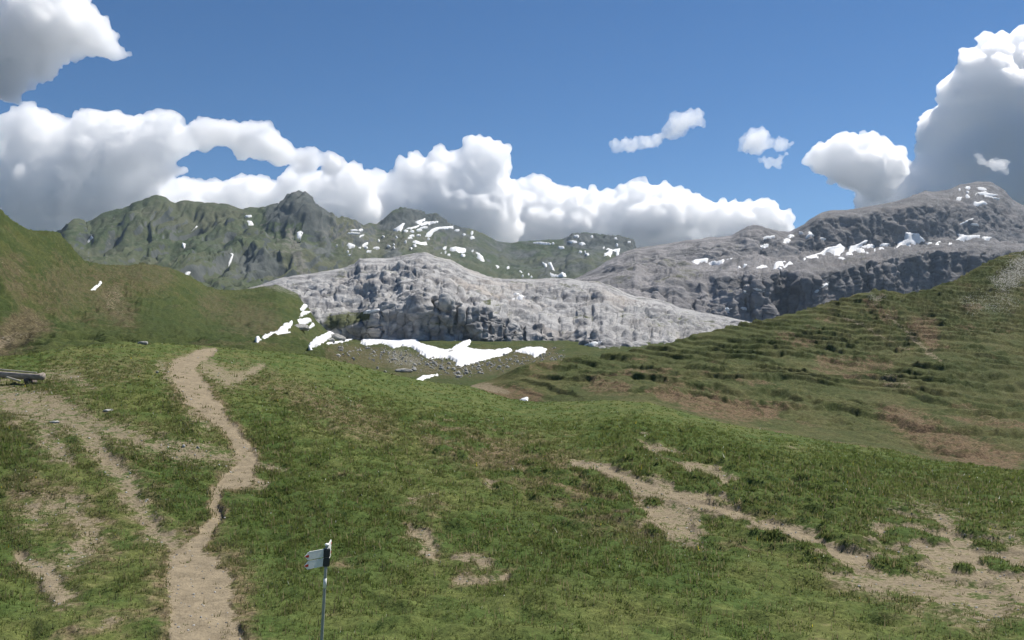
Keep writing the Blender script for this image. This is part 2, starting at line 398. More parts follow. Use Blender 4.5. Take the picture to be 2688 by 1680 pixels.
def hummock_field(P, ix):
    out = np.zeros(ix.shape, np.float32); sel = (ix > 1000) & (P[..., 1] > 15) & (P[..., 1] < 90); 
    if not sel.any(): return out
    q = P[sel]; x = q[:, 0]; y = q[:, 1]; n1 = 0.75 * fbm(x / 0.6, y / 0.6, 0 * x, 3, 0.6)
    order = np.argsort(y); ys = y[order]; v = np.zeros(len(x), np.float32)
    for cx_, cy_, a, b, hgt in HUMMOCKS:
        i0, i1 = np.searchsorted(ys, [cy_ - b * 1.3, cy_ + b * 1.3]); idx = order[i0:i1]; idx = idx[np.abs(x[idx] - cx_) < a * 1.3]
        if len(idx):
            r2 = ((x[idx] - cx_) / a) ** 2 + ((y[idx] - cy_) / b) ** 2 + n1[idx]
            v[idx] = np.maximum(v[idx], hgt * np.clip(1 - r2, 0, 1) ** 0.6)
    out[sel] = v
    return out
HUMMOCKS = make_hummocks(400)
def meadow_disp(P, N, ix, iy, fine):
    x, y = P[..., 0], P[..., 1]; z = P[..., 2]
    kk_ = np.clip(30 / np.maximum(y, 5), 0.25, 1.6)
    wx = ix + 38 * kk_ * fbm(x / 1.6, y / 1.6, 0 * x, 4, 0.6); wy = iy + 20 * kk_ * fbm(x / 1.6, y / 1.6, 0 * x + 40, 4, 0.6)
    path = sstep(0.35, 0.62, np.maximum(paint(wx, wy, PATHS[:1], 0.45), paint(wx, wy, PATHS[1:], 0.95))); hum = paint(ix, iy, HUM)
    d = 0.28 * fbm(x / 9, y / 9, z / 9, 2)
    a = math.radians(-28); xr = x * math.cos(a) + y * math.sin(a); yr = -x * math.sin(a) + y * math.cos(a)
    h = fbm(xr / 2.6, yr / 1.15, z / 2, 3, 0.5, 'b')
    d = d + (0.17 + 0.30 * hum) * (1 - path) * -h
    if fine: d = d + 0.07 * (1 - 0.6 * path) * fbm(x / 0.55, y / 0.55, z / 0.5, 2)
    w1 = 0.9 * fbm(xr / 5, yr / 5, 0 * x + 3, 3, 0.6) + 0.045 * x
    vz = terrace(z, w1, 0.52, 0.16) * np.clip(0.55 + hum, 0, 1) * sstep(-0.12, 0.12, fbm(x / 2.5, y / 2.5, 0 * x + 11, 2)) * (1 - path)
    hf = hummock_field(P, ix); vz = vz * (1 - sstep(0.03, 0.12, hf)) * (1 - 0.6 * np.clip(hum, 0, 1)) + hf
    path = path * (1 - sstep(0.02, 0.1, hf))
    return d - 0.06 * path + 0.03 * path * fbm(x / 0.5, y / 0.5, z, 2), vz
def meadow_mask(P, ix, iy, ts):
    x, y = P[..., 0], P[..., 1]
    k = np.clip(30 / np.maximum(y, 5), 0.25, 1.6)
    wx = ix + 38 * k * fbm(x / 1.6, y / 1.6, 0 * x, 4, 0.6); wy = iy + 20 * k * fbm(x / 1.6, y / 1.6, 0 * x + 40, 4, 0.6)
    p = np.maximum(paint(wx, wy, PATHS[:1], 0.45), paint(wx, wy, PATHS[1:], 0.95))
    dry = np.maximum(paint(wx, wy, DRY, 0.8), 0.75 * paint(wx, wy, [(q, [(a, b, c * 1.7) for a, b, c in r]) for q, r in PATHS], 0.7))
    pn = fbm(x / 3.2, y / 4.0, 0 * x + 90, 4, 0.6)
    dry = np.maximum(dry, 0.48 * sstep(0.08, 0.38, pn)); lush = np.maximum(paint(wx, wy, LUSH, 0.9), 0.85 * sstep(0.05, 0.35, -pn))
    p = np.maximum(p, 0.46 * sstep(0.26, 0.48, pn))
    hm = sstep(0.03, 0.12, hummock_field(P, ix)); wide = paint(wx, wy, [(0.66, [(a, b, c * 1.9) for a, b, c in r]) for q, r in PATHS[13:18]], 0.9)
    p = np.maximum(p, wide) * (1 - 0.95 * hm); lush = np.maximum(lush, 0.75 * hm); dry = dry * (1 - 0.7 * hm)
    edge = sstep(38, 70, y); lush = lush * (1 - 0.75 * edge); dry = dry * (1 - 0.4 * edge)
    return p, dry, lush, 0 * ix
meadow = Sheet(MEADOW_G, meadow_disp)
meadow.build('meadow_ground', M_MEADOW, -420, 3100, 3.7, 2.6, meadow_mask, 'trampled green alpine meadow in the foreground with bare earth paths')

# ------------------------------------------------------------------ left hillside and the basin below the limestone
ctab = lambda pts: (lambda x: np.interp(x, [p[0] for p in pts], [p[1] for p in pts]))
hx = np.array([-500, -200, 0, 37, 74, 104, 149, 190, 223, 280, 335, 372, 409, 465, 502, 539, 570, 610, 660, 725, 780, 830, 870, 900, 950, 1000, 1100, 1200, 1300, 1400, 1500, 1650, 1800, 2000.])
h_cr = np.array([250, 400, 543, 580, 602, 610, 616, 655, 686, 693, 694, 686, 692, 710, 733, 759, 766, 765, 757, 747, 772, 838, 868, 880, 888, 888, 888, 888, 888, 888, 890, 893, 893, 893.])
h_cy = np.array([120, 150, 170, 176, 182, 190, 205, 225, 240, 255, 268, 278, 290, 305, 318, 330, 345, 360, 380, 395, 405, 440, 460, 470, 480, 480, 480, 480, 480, 480, 480, 480, 490, 500.])
mcr = np.interp(hx, cxs, crow); mcy = np.interp(hx, cxs, cyy)
def hl(rows, Y): return list(zip(hx, rows, Y))
far = sstep(850, 980, hx)
h_m1 = np.where(hx > 950, 955, lerp(mcr, h_cr, 0.18)); h_m1 = lerp(lerp(mcr, h_cr, 0.18), np.minimum(mcr - 25, 962.0), far)
h_m2 = lerp(lerp(mcr, h_cr, 0.55), 925.0, far)
HILL_G = [hl(mcr + 40, mcy + 16), hl(np.maximum(h_m1, h_m2 + 8), lerp(mcy + 55, mcy * 0 + 270, far)), hl(h_m2, lerp(lerp(mcy, h_cy, 0.62), 335 + 0 * hx, far)), hl(lerp(h_cr, h_m2, 0.3), lerp(lerp(mcy, h_cy, 0.85), 385 + 0 * hx, far)),
          hl(h_cr, h_cy), hl(h_cr + lerp(40, 4, far), h_cy + 50), hl(h_cr + lerp(150, 10, far), h_cy + 130)]
def hill_disp(P, N, ix, iy, fine):
    x, y, z = P[..., 0], P[..., 1], P[..., 2]
    d = 2.2 * fbm(x / 45, y / 45, z / 45, 3) + 0.6 * fbm(x / 12, y / 12, z / 12, 2)
    if fine: d = d - 0.95 * fbm(x / 6, y / 5, z / 2.6, 3, 0.6, 'b')
    basin = sstep(880, 1000, ix)
    warp = 0.06 * x + 3.0 * fbm(x / 26, y / 26, z / 20, 3, 0.55) + 0.8 * fbm(x / 5, y / 6, z / 4, 2)
    vz = 0.9 * terrace(z, warp, 1.7, 0.15) * sstep(-0.15, 0.15, fbm(x / 22, y / 26, z / 10 + 3, 3)) * (1 - basin) * sstep(0, 120, iy - np.interp(ix, hx, h_cr) + 40)
    return d * (1 - 0.45 * basin), vz
def hill_mask(P, ix, iy, ts):
    wx = ix + 60 * fbm(P[..., 0] / 14, P[..., 1] / 14, 0 * ix, 4, 0.65); wy = iy + 24 * fbm(P[..., 0] / 14, P[..., 1] / 14, 0 * ix + 9, 4, 0.65)
    dry = paint(wx, wy, [(0.75, [(0, 900, 60), (80, 850, 50)]), (0.5, [(30, 700, 50), (60, 760, 50)]), (0.55, [(290, 790, 70), (330, 830, 40)]), (0.5, [(150, 760, 80), (420, 720, 60)]), (0.55, [(880, 930, 40), (1000, 940, 40), (1100, 960, 40), (1200, 970, 30), (1350, 950, 40), (1450, 930, 30)]), (0.5, [(640, 830, 60), (700, 850, 50)]), (0.5, [(560, 800, 50)] * 2)], 0.7)
    lush = paint(ix, iy, [(0.9, [(420, 850, 60), (440, 890, 40)]), (0.6, [(350, 900, 100), (600, 900, 80)]), (0.7, [(800, 940, 50), (950, 990, 50)]), (0.6, [(1150, 1010, 30), (1300, 990, 30)])], 0.8)
    dirt = paint(ix, iy, [(0.5, [(40, 880, 12), (0, 905, 16)]), (0.42, [(300, 775, 30), (290, 800, 20)])], 0.6)
    wx = ix + 40 * fbm(P[..., 0] / 12, P[..., 1] / 12, 0 * ix, 4, 0.65); wy = iy + 14 * fbm(P[..., 0] / 12, P[..., 1] / 12, 0 * ix + 9, 4, 0.65)
    st = 0.82 * paint(wx, wy, [(0.62, [(1040, 935, 40), (1090, 950, 30)]), (0.5, [(1100, 970, 30), (1160, 960, 24), (1250, 960, 24)]), (0.35, [(1250, 940, 60), (1450, 930, 60)]), (0.62, [(700, 747, 12), (770, 765, 16), (850, 790, 20)]), (0.5, [(870, 830, 20), (900, 860, 20)])], 0.8)
    x, y = P[..., 0], P[..., 1]
    pn = fbm(x / 16, y / 16, P[..., 2] / 10, 4, 0.6); dry = np.maximum(dry, 0.46 * sstep(0.06, 0.34, pn)); lush = np.maximum(lush, 0.9 * sstep(0.02, 0.3, -pn))
    st = np.maximum(st, 0.34 * sstep(0.12, 0.4, fbm(x / 9, y / 9, 0 * x + 70, 4, 0.6)))
    return dirt, dry, lush, st
hill = Sheet(HILL_G, hill_disp)
hill.build('grassy_hillside', M_HILL, -420, 1760, 3.0, 2.4, hill_mask, 'olive green hillside rising on the left beyond the meadow')

# ------------------------------------------------------------------ right spur
SP = [(1080, 1075, 104), (1180, 1042, 110), (1233, 1013, 118), (1287, 999, 124), (1345, 970, 130), (1402, 950, 136), (1526, 941, 146), (1609, 933, 152), (1696, 916, 158), (1795, 886, 165), (1917, 857, 174), (2015, 837, 181), (2114, 813, 188), (2212, 788, 194), (2276, 769, 198), (2325, 764, 202), (2374, 774, 206), (2433, 764, 212), (2506, 739, 219), (2580, 700, 227), (2639, 675, 233), (2688, 665, 238), (2900, 600, 255), (3200, 540, 270)]
sx = np.arange(1090, 3201, 30.0)
s_cr = np.interp(sx, [p[0] for p in SP], [p[1] for p in SP]); s_cy = np.interp(sx, [p[0] for p in SP], [p[2] for p in SP])
smr = np.interp(sx, cxs, crow); smy = np.interp(sx, cxs, cyy); s_cy = np.maximum(s_cy, smy + 42)
bench = np.interp(sx, [1180, 1300, 1500, 1700, 1900, 2100, 2330, 2480, 2688, 3200], [1020, 1006, 985, 968, 966, 968, 968, 935, 930, 930])
bench = np.maximum(bench, s_cr + 2); 
def sl(rows, Y): return list(zip(sx, rows, Y))
j_ = np.interp(sx, [1380, 1650], [0, 1])
SPUR_G = [sl(smr + lerp(50, 9, j_), smy + lerp(14, 2, j_)), sl(np.maximum(smr - 12, lerp(bench, smr, 0.75)), smy + lerp(26, 16, j_)), sl(lerp(bench, smr, 0.4), lerp(smy + 26, s_cy, 0.30)), sl(bench, lerp(smy + 26, s_cy, 0.52)), sl(lerp(bench, s_cr, 0.22), lerp(smy + 26, s_cy, 0.68)), sl(lerp(bench, s_cr, 0.7), lerp(smy + 26, s_cy, 0.86)), sl(s_cr, s_cy), sl(s_cr + 40, s_cy + 30), sl(s_cr + 140, s_cy + 70)]
def spur_disp(P, N, ix, iy, fine):
    x, y, z = P[..., 0], P[..., 1], P[..., 2]
    nose = sstep(1300, 1520, ix); low = sstep(2, 40, np.interp(ix, cxs, crow) - iy)
    d = 0.9 * fbm(x / 22, y / 22, z / 22, 2) * sstep(1260, 1420, ix) * low
    w = (0.45 + 0.55 * sstep(-0.3, 0.0, fbm(x / 16, y / 20, z / 7 + 7, 2))) * nose * low
    warp = 0.10 * x + 2.0 * fbm(x / 16, y / 20, z / 12, 3, 0.55) + 0.32 * fbm(x / 3.4, y / 5, z / 2.5, 3, 0.6)
    seg = 0.4 + 0.6 * sstep(-0.3, -0.02, fbm(x / 7, y / 10, z / 1.1 + 21, 2))
    vz = w * seg * terrace(z, warp, 1.2, 0.12) * np.interp(ix, [1400, 1900, 2300], [1.05, 1.15, 1.2])
    if fine:
        d = d - np.interp(ix, [1400, 1900, 2300], [0.22, 0.32, 0.42]) * (0.3 + w) * fbm(x / 2.2, z / 0.85, y / 4, 3, 0.6, 'b')
        d = d + 0.22 * w * sstep(0.12, 0.4, fbm(x / 1.3, y / 2.2, z / 0.9 + 60, 2))
    return d, vz
def spur_mask(P, ix, iy, ts):
    x, y, z = P[..., 0], P[..., 1], P[..., 2]
    wx = ix + 60 * fbm(x / 9, y / 9, z / 5, 4, 0.6); wy = iy + 26 * fbm(x / 9, y / 9, z / 5 + 30, 4, 0.6)
    dry = paint(wx, wy, [(0.62, [(1740, 1030, 26), (1850, 1062, 34), (1960, 1075, 36), (2030, 1080, 20)]), (0.62, [(2340, 1090, 40), (2420, 1130, 50), (2540, 1190, 50), (2660, 1215, 40)]), (0.55, [(2160, 950, 22), (2260, 958, 24), (2330, 950, 16)]), (0.6, [(1300, 1030, 34), (1400, 1040, 26)]), (0.55, [(1560, 1010, 30), (1640, 1020, 24)]), (0.6, [(2420, 860, 40), (2440, 900, 30)]), (0.5, [(2280, 800, 30), (2340, 830, 30)])], 0.7)
    lush = paint(wx, wy, [(0.8, [(1500, 960, 30), (1700, 950, 40), (1900, 900, 40), (2100, 860, 40)]), (0.7, [(2450, 960, 40), (2600, 990, 60)])], 0.8)
    dirt = paint(lerp(ix, wx, 0.35), lerp(iy, wy, 0.35), [(0.56, [(2330, 825, 6), (2380, 870, 7), (2433, 926, 8), (2470, 945, 5)]), (0.52, [(2212, 832, 6), (2270, 855, 6), (2334, 891, 6), (2380, 920, 5)]), (0.62, [(1240, 1010, 12), (1290, 1016, 14), (1330, 1030, 10)]), (0.45, [(2330, 1000, 24), (2370, 1010, 20)]), (0.5, [(2300, 790, 14), (2320, 770, 8)])], 0.5)
    st = paint(wx, wy, [(0.62, [(2640, 740, 40), (2688, 700, 50)]), (0.45, [(2560, 790, 50), (2650, 790, 50)]), (0.5, [(2290, 775, 14), (2330, 778, 10)])], 0.8)
    pn = fbm(x / 13, y / 15, z / 6, 4, 0.6); dry = np.maximum(dry, 0.5 * sstep(0.05, 0.35, pn)); lush = np.maximum(lush, 0.8 * sstep(0.05, 0.35, -pn))
    return dirt, dry, lush, st
spur = Sheet(SPUR_G, spur_disp)
spur.build('grassy_spur', M_SPUR, 1100, 3050, 3.3, 1.3, spur_mask, 'terraced green spur rising to the right behind the meadow')

# ------------------------------------------------------------------ pale limestone hill in the middle
LX = [560, 610, 650, 740, 800, 850, 900, 935, 942, 975, 1018, 1050, 1093, 1118, 1145, 1180, 1214, 1248, 1282, 1316, 1350, 1395, 1445, 1494, 1526, 1569, 1598, 1636, 1670, 1726, 1760, 1782, 1827, 1861, 1950, 2100]
L_CR = [790, 772, 758, 731, 722, 713, 703, 690, 680, 680, 680, 674, 665, 663, 674, 683, 701, 714, 722, 731, 732, 731, 729, 729, 736, 740, 751, 767, 778, 787, 796, 807, 816, 823, 842, 880]
lx = np.array(LX, float)
l_cr = np.array(L_CR, float)
l_cy = np.interp(lx, [560, 740, 940, 1100, 1350, 1500, 1800, 2100], [560, 575, 600, 620, 640, 630, 590, 560])
l_ft = np.interp(lx, [560, 650, 740, 800, 860, 905, 960, 1100, 1200, 1300, 1450, 1600, 1800, 2100], [830, 800, 800, 862, 905, 918, 922, 924, 948, 945, 938, 930, 930, 935])
l_fy = np.interp(lx, [560, 650, 740, 780, 820, 860, 905, 960, 1200, 1400, 1480, 1560, 1650, 1800, 2100], [525, 505, 470, 446, 424, 416, 414, 412, 402, 396, 384, 350, 340, 360, 420])
l_ct = np.interp(lx, [560, 650, 740, 800, 860, 935, 1000, 1050, 1120, 1200, 1280, 1350, 1420, 1500, 1600, 1800, 2100], [800, 775, 770, 815, 852, 850, 815, 788, 778, 796, 805, 830, 850, 870, 888, 895, 910])
_lx = np.arange(560, 2101, 7.0); l_cr, l_cy, l_ft, l_fy, l_ct = (np.interp(_lx, lx, a) for a in (l_cr, l_cy, l_ft, l_fy, l_ct)); lx = _lx
l_ft = l_ft + np.interp(lx, [1400, 1500, 1580, 1700, 2100], [0, 12, 34, 34, 20])
l_fy = l_fy + np.interp(lx, [700, 860], [0, 1]) * (16 * fbm(lx / 70, 0 * lx, 0 * lx + 3, 4, 0.6) + 6 * np.abs(perlin(lx / 22, 0 * lx, 0 * lx + 8)))
l_ct = l_ct + 26 * fbm(lx / 60, 0 * lx + 5, 0 * lx + 3, 3, 0.6)
l_ct = np.minimum(l_ct, l_ft - 8); l_ct = np.maximum(l_ct, l_cr + 6)
l_run = np.interp(lx, [560, 900, 960, 1220, 1320, 1500, 1700, 2100], [10, 5, 0, 0, 12, 26, 34, 34])
def ll(rows, Y): return list(zip(lx, rows, Y))
LIME_G = [ll(l_ft + 40, l_fy - 14), ll(l_ft, l_fy), ll(lerp(l_ft, l_ct, 0.55), l_fy + 3 + l_run * 0.4), ll(l_ct, l_fy + 8 + l_run), ll(lerp(l_ct, l_cr, 0.35), lerp(l_fy + 12 + l_run, l_cy, 0.32)), ll(lerp(l_ct, l_cr, 0.78), lerp(l_fy + 12 + l_run, l_cy, 0.70)), ll(l_cr, l_cy), ll(l_cr + 30, l_cy + 60), ll(l_cr + 150, l_cy + 150)]
def lime_disp(P, N, ix, iy, fine):
    x, y, z = P[..., 0], P[..., 1], P[..., 2]
    k = sstep(560, 760, ix) * 0.75 + 0.25
    crest = np.interp(ix, lx, l_cr); kc = 0.25 + 0.75 * sstep(2, 30, iy - crest)
    q = x + 7 * fbm(x / 26, y / 26, z / 26, 3); r = y + 7 * fbm(x / 26 + 40, y / 26, z / 26, 3)
    d = 5.5 * fbm(x / 55, y / 55, z / 30, 2) - 4.4 * fbm(q / 34, r / 34, z / 26, 3, 0.5, 'b')
    steep = sstep(0.9, 0.4, N[..., 2])
    d = d - 1.6 * steep * fbm(q / 15, r / 18, z / 34, 4, 0.6, 'b')
    if fine:
        a_ = (0.86 * q - 0.5 * r + 0.5 * z) / 30; b_ = (0.5 * q + 0.86 * r - 0.6 * z) / 8.5
        d = d + 2.0 * fbm(a_, b_, z / 16, 3, 0.5, 'r') - 0.5 * fbm(q / 7, r / 8, z / 6, 2, 0.5, 'b')
        d = d + 2.0 * cracks((q + 0.6 * z) / 17, r / 30, z / 14) + 1.2 * cracks((q - 0.8 * z) / 8, r / 13 + 9, z / 9, 0.09)
    warp = 10 * fbm(x / 40, y / 40, z / 50, 4, 0.6) + 0.07 * x
    vz = terrace(z, warp, 8.5, 0.2) * sstep(-0.05, 0.25, fbm(x / 40, y / 50, 0 * z + 5, 3)) * 0.75
    vz = vz + terrace(z, warp * 0.6 + 4 * fbm(x / 10, y / 10, z / 10, 3, 0.6), 2.8, 0.25) * 0.35
    return d * k * kc, vz * k * kc
def lime_mask(P, ix, iy, ts):
    g = paint(ix, iy, [(0.85, [(870, 845, 22), (920, 835, 20), (960, 830, 12)]), (0.45, [(640, 780, 40), (760, 790, 40), (800, 800, 30)]), (0.4, [(1650, 840, 40), (1750, 850, 50), (1860, 840, 40)]), (0.4, [(1040, 830, 24), (1230, 850, 20)])], 0.9)
    return g, 0 * ix, 0 * ix, 0 * ix
lime = Sheet(LIME_G, lime_disp)
lime.build('limestone_hill', M_LIME, 575, 2080, 2.1, 1.9, lime_mask, 'pale grey fissured limestone hill in the middle distance')

# ------------------------------------------------------------------ limestone massif to the right, with the high summit
FX = np.array([1440, 1480, 1530, 1567, 1600, 1640, 1668, 1700, 1760, 1800, 1860, 1920, 1935, 1960, 1985, 2020, 2050, 2075, 2090, 2120, 2150, 2180, 2220, 2280, 2350, 2400, 2430, 2455, 2490, 2520, 2560, 2600, 2625, 2643, 2650, 2688, 2760, 3000, 3300.])
F_CR = np.array([765, 745, 722, 703, 682, 662, 653, 648, 640, 632, 623, 621, 611, 597, 593, 600, 606, 609, 600, 580, 561, 552, 551, 542, 531, 513, 501, 504, 498, 486, 478, 477, 491, 506, 520, 541, 562, 630, 680.])
f_sh = np.interp(FX, [1440, 1480, 1567, 1668, 1800, 1985, 2060, 2100, 2200, 2300, 2400, 2500, 2600, 2700, 3300], [775, 760, 735, 700, 690, 668, 672, 664, 660, 650, 640, 630, 628, 640, 720]); f_sh = np.maximum(f_sh, F_CR + 8)
f_sy = np.interp(FX, [1440, 1668, 1985, 2100, 2300, 2500, 2700, 3300], [1150, 1300, 1480, 1620, 1800, 1950, 2050, 2050])
f_cl = lerp(F_CR, f_sh, np.interp(FX, [1440, 1700, 1985, 2090, 2150, 2180, 2400, 2480, 2600, 2700, 3300], [0.5, 0.5, 0.4, 0.35, 0.16, 0.12, 0.22, 0.34, 0.30, 0.3, 0.3]))
f_cly = f_sy + np.interp(FX, [1440, 1700, 1985, 2090, 2150, 2400, 2450, 2600, 3300], [120, 130, 80, 80, 55, 70, 120, 190, 200])
f_cy = f_cly + np.interp(FX, [1440, 1700, 1985, 2090, 2180, 2400, 2600, 3300], [180, 200, 140, 120, 220, 260, 300, 300])
f_ed = np.interp(FX, [1440, 1560, 1700, 1800, 1900, 1985, 2080, 2150, 2200, 2300, 2400, 2500, 2700, 3300], [790, 765, 760, 750, 735, 722, 722, 730, 712, 690, 668, 664, 672, 750]); f_ed = np.maximum(f_ed, f_sh + 6)
f_ey = np.interp(FX, [1440, 1700, 1985, 2150, 2200, 2400, 2700, 3300], [1060, 1090, 1120, 1170, 1300, 1480, 1600, 1650])
f_lo = np.interp(FX, [1440, 1600, 1700, 1800, 1900, 2000, 2150, 2300, 2700, 3300], [810, 805, 810, 815, 825, 830, 815, 790, 780, 800]); f_lo = np.maximum(f_lo, f_ed + 10)
f_ly = f_ey - np.interp(FX, [1440, 1700, 1850, 1960, 2120, 2400, 3300], [90, 110, 80, 35, 30, 45, 60])
_fx = np.arange(1440, 3301, 9.0); F_CR, f_sh, f_sy, f_cl, f_cly, f_cy, f_ed, f_ey, f_lo, f_ly = (np.interp(_fx, FX, a) for a in (F_CR, f_sh, f_sy, f_cl, f_cly, f_cy, f_ed, f_ey, f_lo, f_ly)); FX = _fx
nz_ = fbm(FX / 95, 0 * FX + 4, 0 * FX, 4, 0.6); nz2 = fbm(FX / 70, 0 * FX + 14, 0 * FX, 4, 0.6)
f_ed = np.maximum(f_ed + 26 * nz_, f_sh + 5); f_ey = f_ey + 90 * nz2; f_ly = f_ly + 90 * nz2 + 30 * nz_; f_cl = np.clip(f_cl + 16 * nz2, F_CR + 3, f_sh - 4); f_cly = f_cly + 50 * nz_; f_cy = np.maximum(f_cy, f_cly + 60); f_lo = np.maximum(f_lo, f_ed + 10)
def fl(rows, Y): return list(zip(FX, rows, Y))
FAR_G = [fl(f_lo + 110, f_ly - 160), fl(f_lo, f_ly), fl(lerp(f_lo, f_ed, 0.55), lerp(f_ly, f_ey, 0.45)), fl(f_ed, f_ey), fl(f_sh, f_sy), fl(lerp(f_sh, f_cl, 0.5), lerp(f_sy, f_cly, 0.45)), fl(f_cl, f_cly), fl(F_CR, f_cy), fl(F_CR + 40, f_cy + 260), fl(F_CR + 150, f_cy + 600)]
def far_disp(P, N, ix, iy, fine):
    x, y, z = P[..., 0], P[..., 1], P[..., 2]
    crest = np.interp(ix, FX, F_CR); kc = 0.3 + 0.7 * sstep(2, 30, iy - crest)
    q = x + 20 * fbm(x / 90, y / 90, z / 90, 2)
    d = 12 * fbm(x / 190, y / 190, z / 120, 2) - 9 * fbm(q / 95, y / 130, z / 60, 3, 0.55, 'b')
    steep = sstep(0.92, 0.5, N[..., 2])
    d = d - 15 * steep * fbm(q / 34, y / 60, z / 240, 4, 0.62, 'b')
    if fine: d = d - 4.2 * fbm(q / 34, y / 38, z / 26, 4, 0.58, 'b') + 5.0 * cracks((q + 0.7 * z) / 60, y / 90, z / 70) + 2.0 * cracks((q - 0.8 * z) / 30, y / 50, z / 36, 0.09)
    warp = 40 * fbm(x / 200, y / 200, z / 200, 4, 0.55) + 0.10 * x
    vz = terrace(z, warp, 30, 0.2) * sstep(-0.1, 0.25, fbm(x / 170, y / 200, 0 * z + 5, 3)) * 0.5
    vz = vz + terrace(z, warp * 0.7 + 12 * fbm(x / 50, y / 50, z / 50, 3), 11, 0.22) * 0.55
    low = 0.45 + 0.55 * sstep(1500, 1800, ix)
    return d * kc * (0.6 + 0.4 * low), vz * kc * low * (1 - steep)
def far_mask(P, ix, iy, ts):
    g = paint(ix, iy, [(0.42, [(1700, 690, 60), (1800, 720, 50)]), (0.4, [(2100, 640, 30)] * 2), (0.42, [(1650, 700, 40)] * 2)], 0.9)
    x, y, z = P[..., 0], P[..., 1], P[..., 2]
    pl = np.clip(sstep(2200, 1850, ix + 160 * fbm(x / 160, y / 160, z / 90, 3)) + 0.45 * sstep(0.05, 0.3, fbm(x / 110, y / 110, z / 60 + 9, 3)), 0, 1)
    g = np.maximum(g, 0.40 * sstep(0.1, 0.4, fbm(x / 90, y / 90, z / 50 + 40, 4, 0.6)))
    return g, pl, 0 * ix, 0 * ix
farm = Sheet(FAR_G, far_disp)
farm.build('limestone_mountain', M_LIMEFAR, 1445, 3150, 2.8, 2.0, far_mask, 'grey limestone massif climbing to a broad rounded summit on the right')

# ------------------------------------------------------------------ green and grey mountain range behind
RX = np.array([-500, -200, 0, 60, 100, 140, 160, 178, 197, 212, 225, 240, 270, 320, 345, 375, 395, 412, 430, 460, 500, 530, 560, 600, 640, 690, 720, 735, 755, 775, 800, 815, 830, 860, 890, 930, 955, 968, 990, 1000, 1035, 1062, 1085, 1110, 1125, 1140, 1160, 1190, 1230, 1265, 1285, 1305, 1340, 1400, 1440, 1485, 1496, 1503, 1545, 1600, 1640, 1662, 1669, 1720, 1800, 2000.])
R_CR = np.array([640, 630, 612, 608, 612, 612, 604, 584, 575, 578, 590, 585, 566, 548, 533, 527, 515, 512, 520, 535, 538, 537, 540, 542, 551, 545, 537, 535, 515, 505, 504, 515, 535, 545, 562, 575, 590, 583, 588, 583, 556, 548, 551, 556, 563, 558, 570, 590, 597, 610, 622, 634, 637, 631, 628, 626, 618, 615, 614, 620, 624, 630, 650, 655, 665, 700.])
r_cy = np.interp(RX, [-500, 140, 165, 240, 412, 640, 800, 930, 990, 1085, 1340, 1500, 2000], [3000, 2900, 1750, 1850, 1950, 2000, 2050, 2150, 2350, 2500, 2650, 2600, 2600])
r_ft = np.interp(RX, [-500, 0, 300, 539, 600, 750, 900, 1200, 1500, 2000], [780, 780, 770, 790, 785, 775, 770, 770, 790, 800])
r_fy = np.interp(RX, [-500, 150, 300, 600, 800, 1000, 1300, 2000], [1500, 1150, 1150, 1150, 1250, 1400, 1500, 1500])
fr = np.interp(RX, [-500, 412, 600, 690, 750, 800, 900, 1000, 1085, 1200, 1400, 1500, 2000], [0.35, 0.45, 0.4, 0.35, 0.38, 0.42, 0.5, 0.5, 0.45, 0.5, 0.5, 0.4, 0.4])
r_m = lerp(R_CR, r_ft, fr)
def rl(rows, Y): return list(zip(RX, rows, Y))
RANGE_G = [rl(r_ft + 120, r_fy - 250), rl(r_ft, r_fy), rl(lerp(r_ft, r_m, 0.55), lerp(r_fy, r_cy, 0.28)), rl(r_m, lerp(r_fy, r_cy, 0.62)), rl(lerp(r_m, R_CR, 0.6), lerp(r_fy, r_cy, 0.86)), rl(R_CR, r_cy), rl(R_CR + 60, r_cy + 200), rl(R_CR + 180, r_cy + 500)]
def range_disp(P, N, ix, iy, fine):
    x, y, z = P[..., 0], P[..., 1], P[..., 2]
    crest = np.interp(ix, RX, R_CR)
    k = 0.35 + 0.65 * sstep(5, 60, iy - crest)
    q = x + 25 * fbm(x / 120, y / 120, z / 120, 2)
    left = sstep(1000, 850, ix)
    d = 26 * fbm(x / 260, y / 260, z / 260, 2) + (20 * left + 10) * (fbm(q / 140, y / 420, z / 500, 2, 0.5, 'r') + 0.35 * cracks(q / 110 + 3, y / 300, z / 400, 0.14))
    d = d + (11 * left + 7) * (fbm(q / 48, y / 170, z / 190, 3, 0.6, 'r') + 0.4 * cracks(q / 34, y / 130, z / 150, 0.10))
    if fine: d = d - 5.0 * fbm(q / 24, y / 50, z / 34, 4, 0.6, 'b')
    rk = paint(ix, iy, [(1, [(715, 545, 26), (760, 530, 40), (800, 525, 44), (850, 560, 30), (930, 585, 20)]), (1, [(1010, 575, 20), (1060, 560, 26), (1130, 570, 26), (1190, 590, 16)]), (1, [(1495, 622, 14), (1600, 628, 18), (1662, 638, 14)])], 0.8)
    vz = rk * sstep(60, 10, iy - crest) * (13 * fbm(x / 26, y / 60, 0 * z + 2, 3, 0.6, 'r') - 2)
    d = d - rk * 10 * fbm(q / 22, y / 90, z / 120, 3, 0.6, 'b')
    return d * k, vz
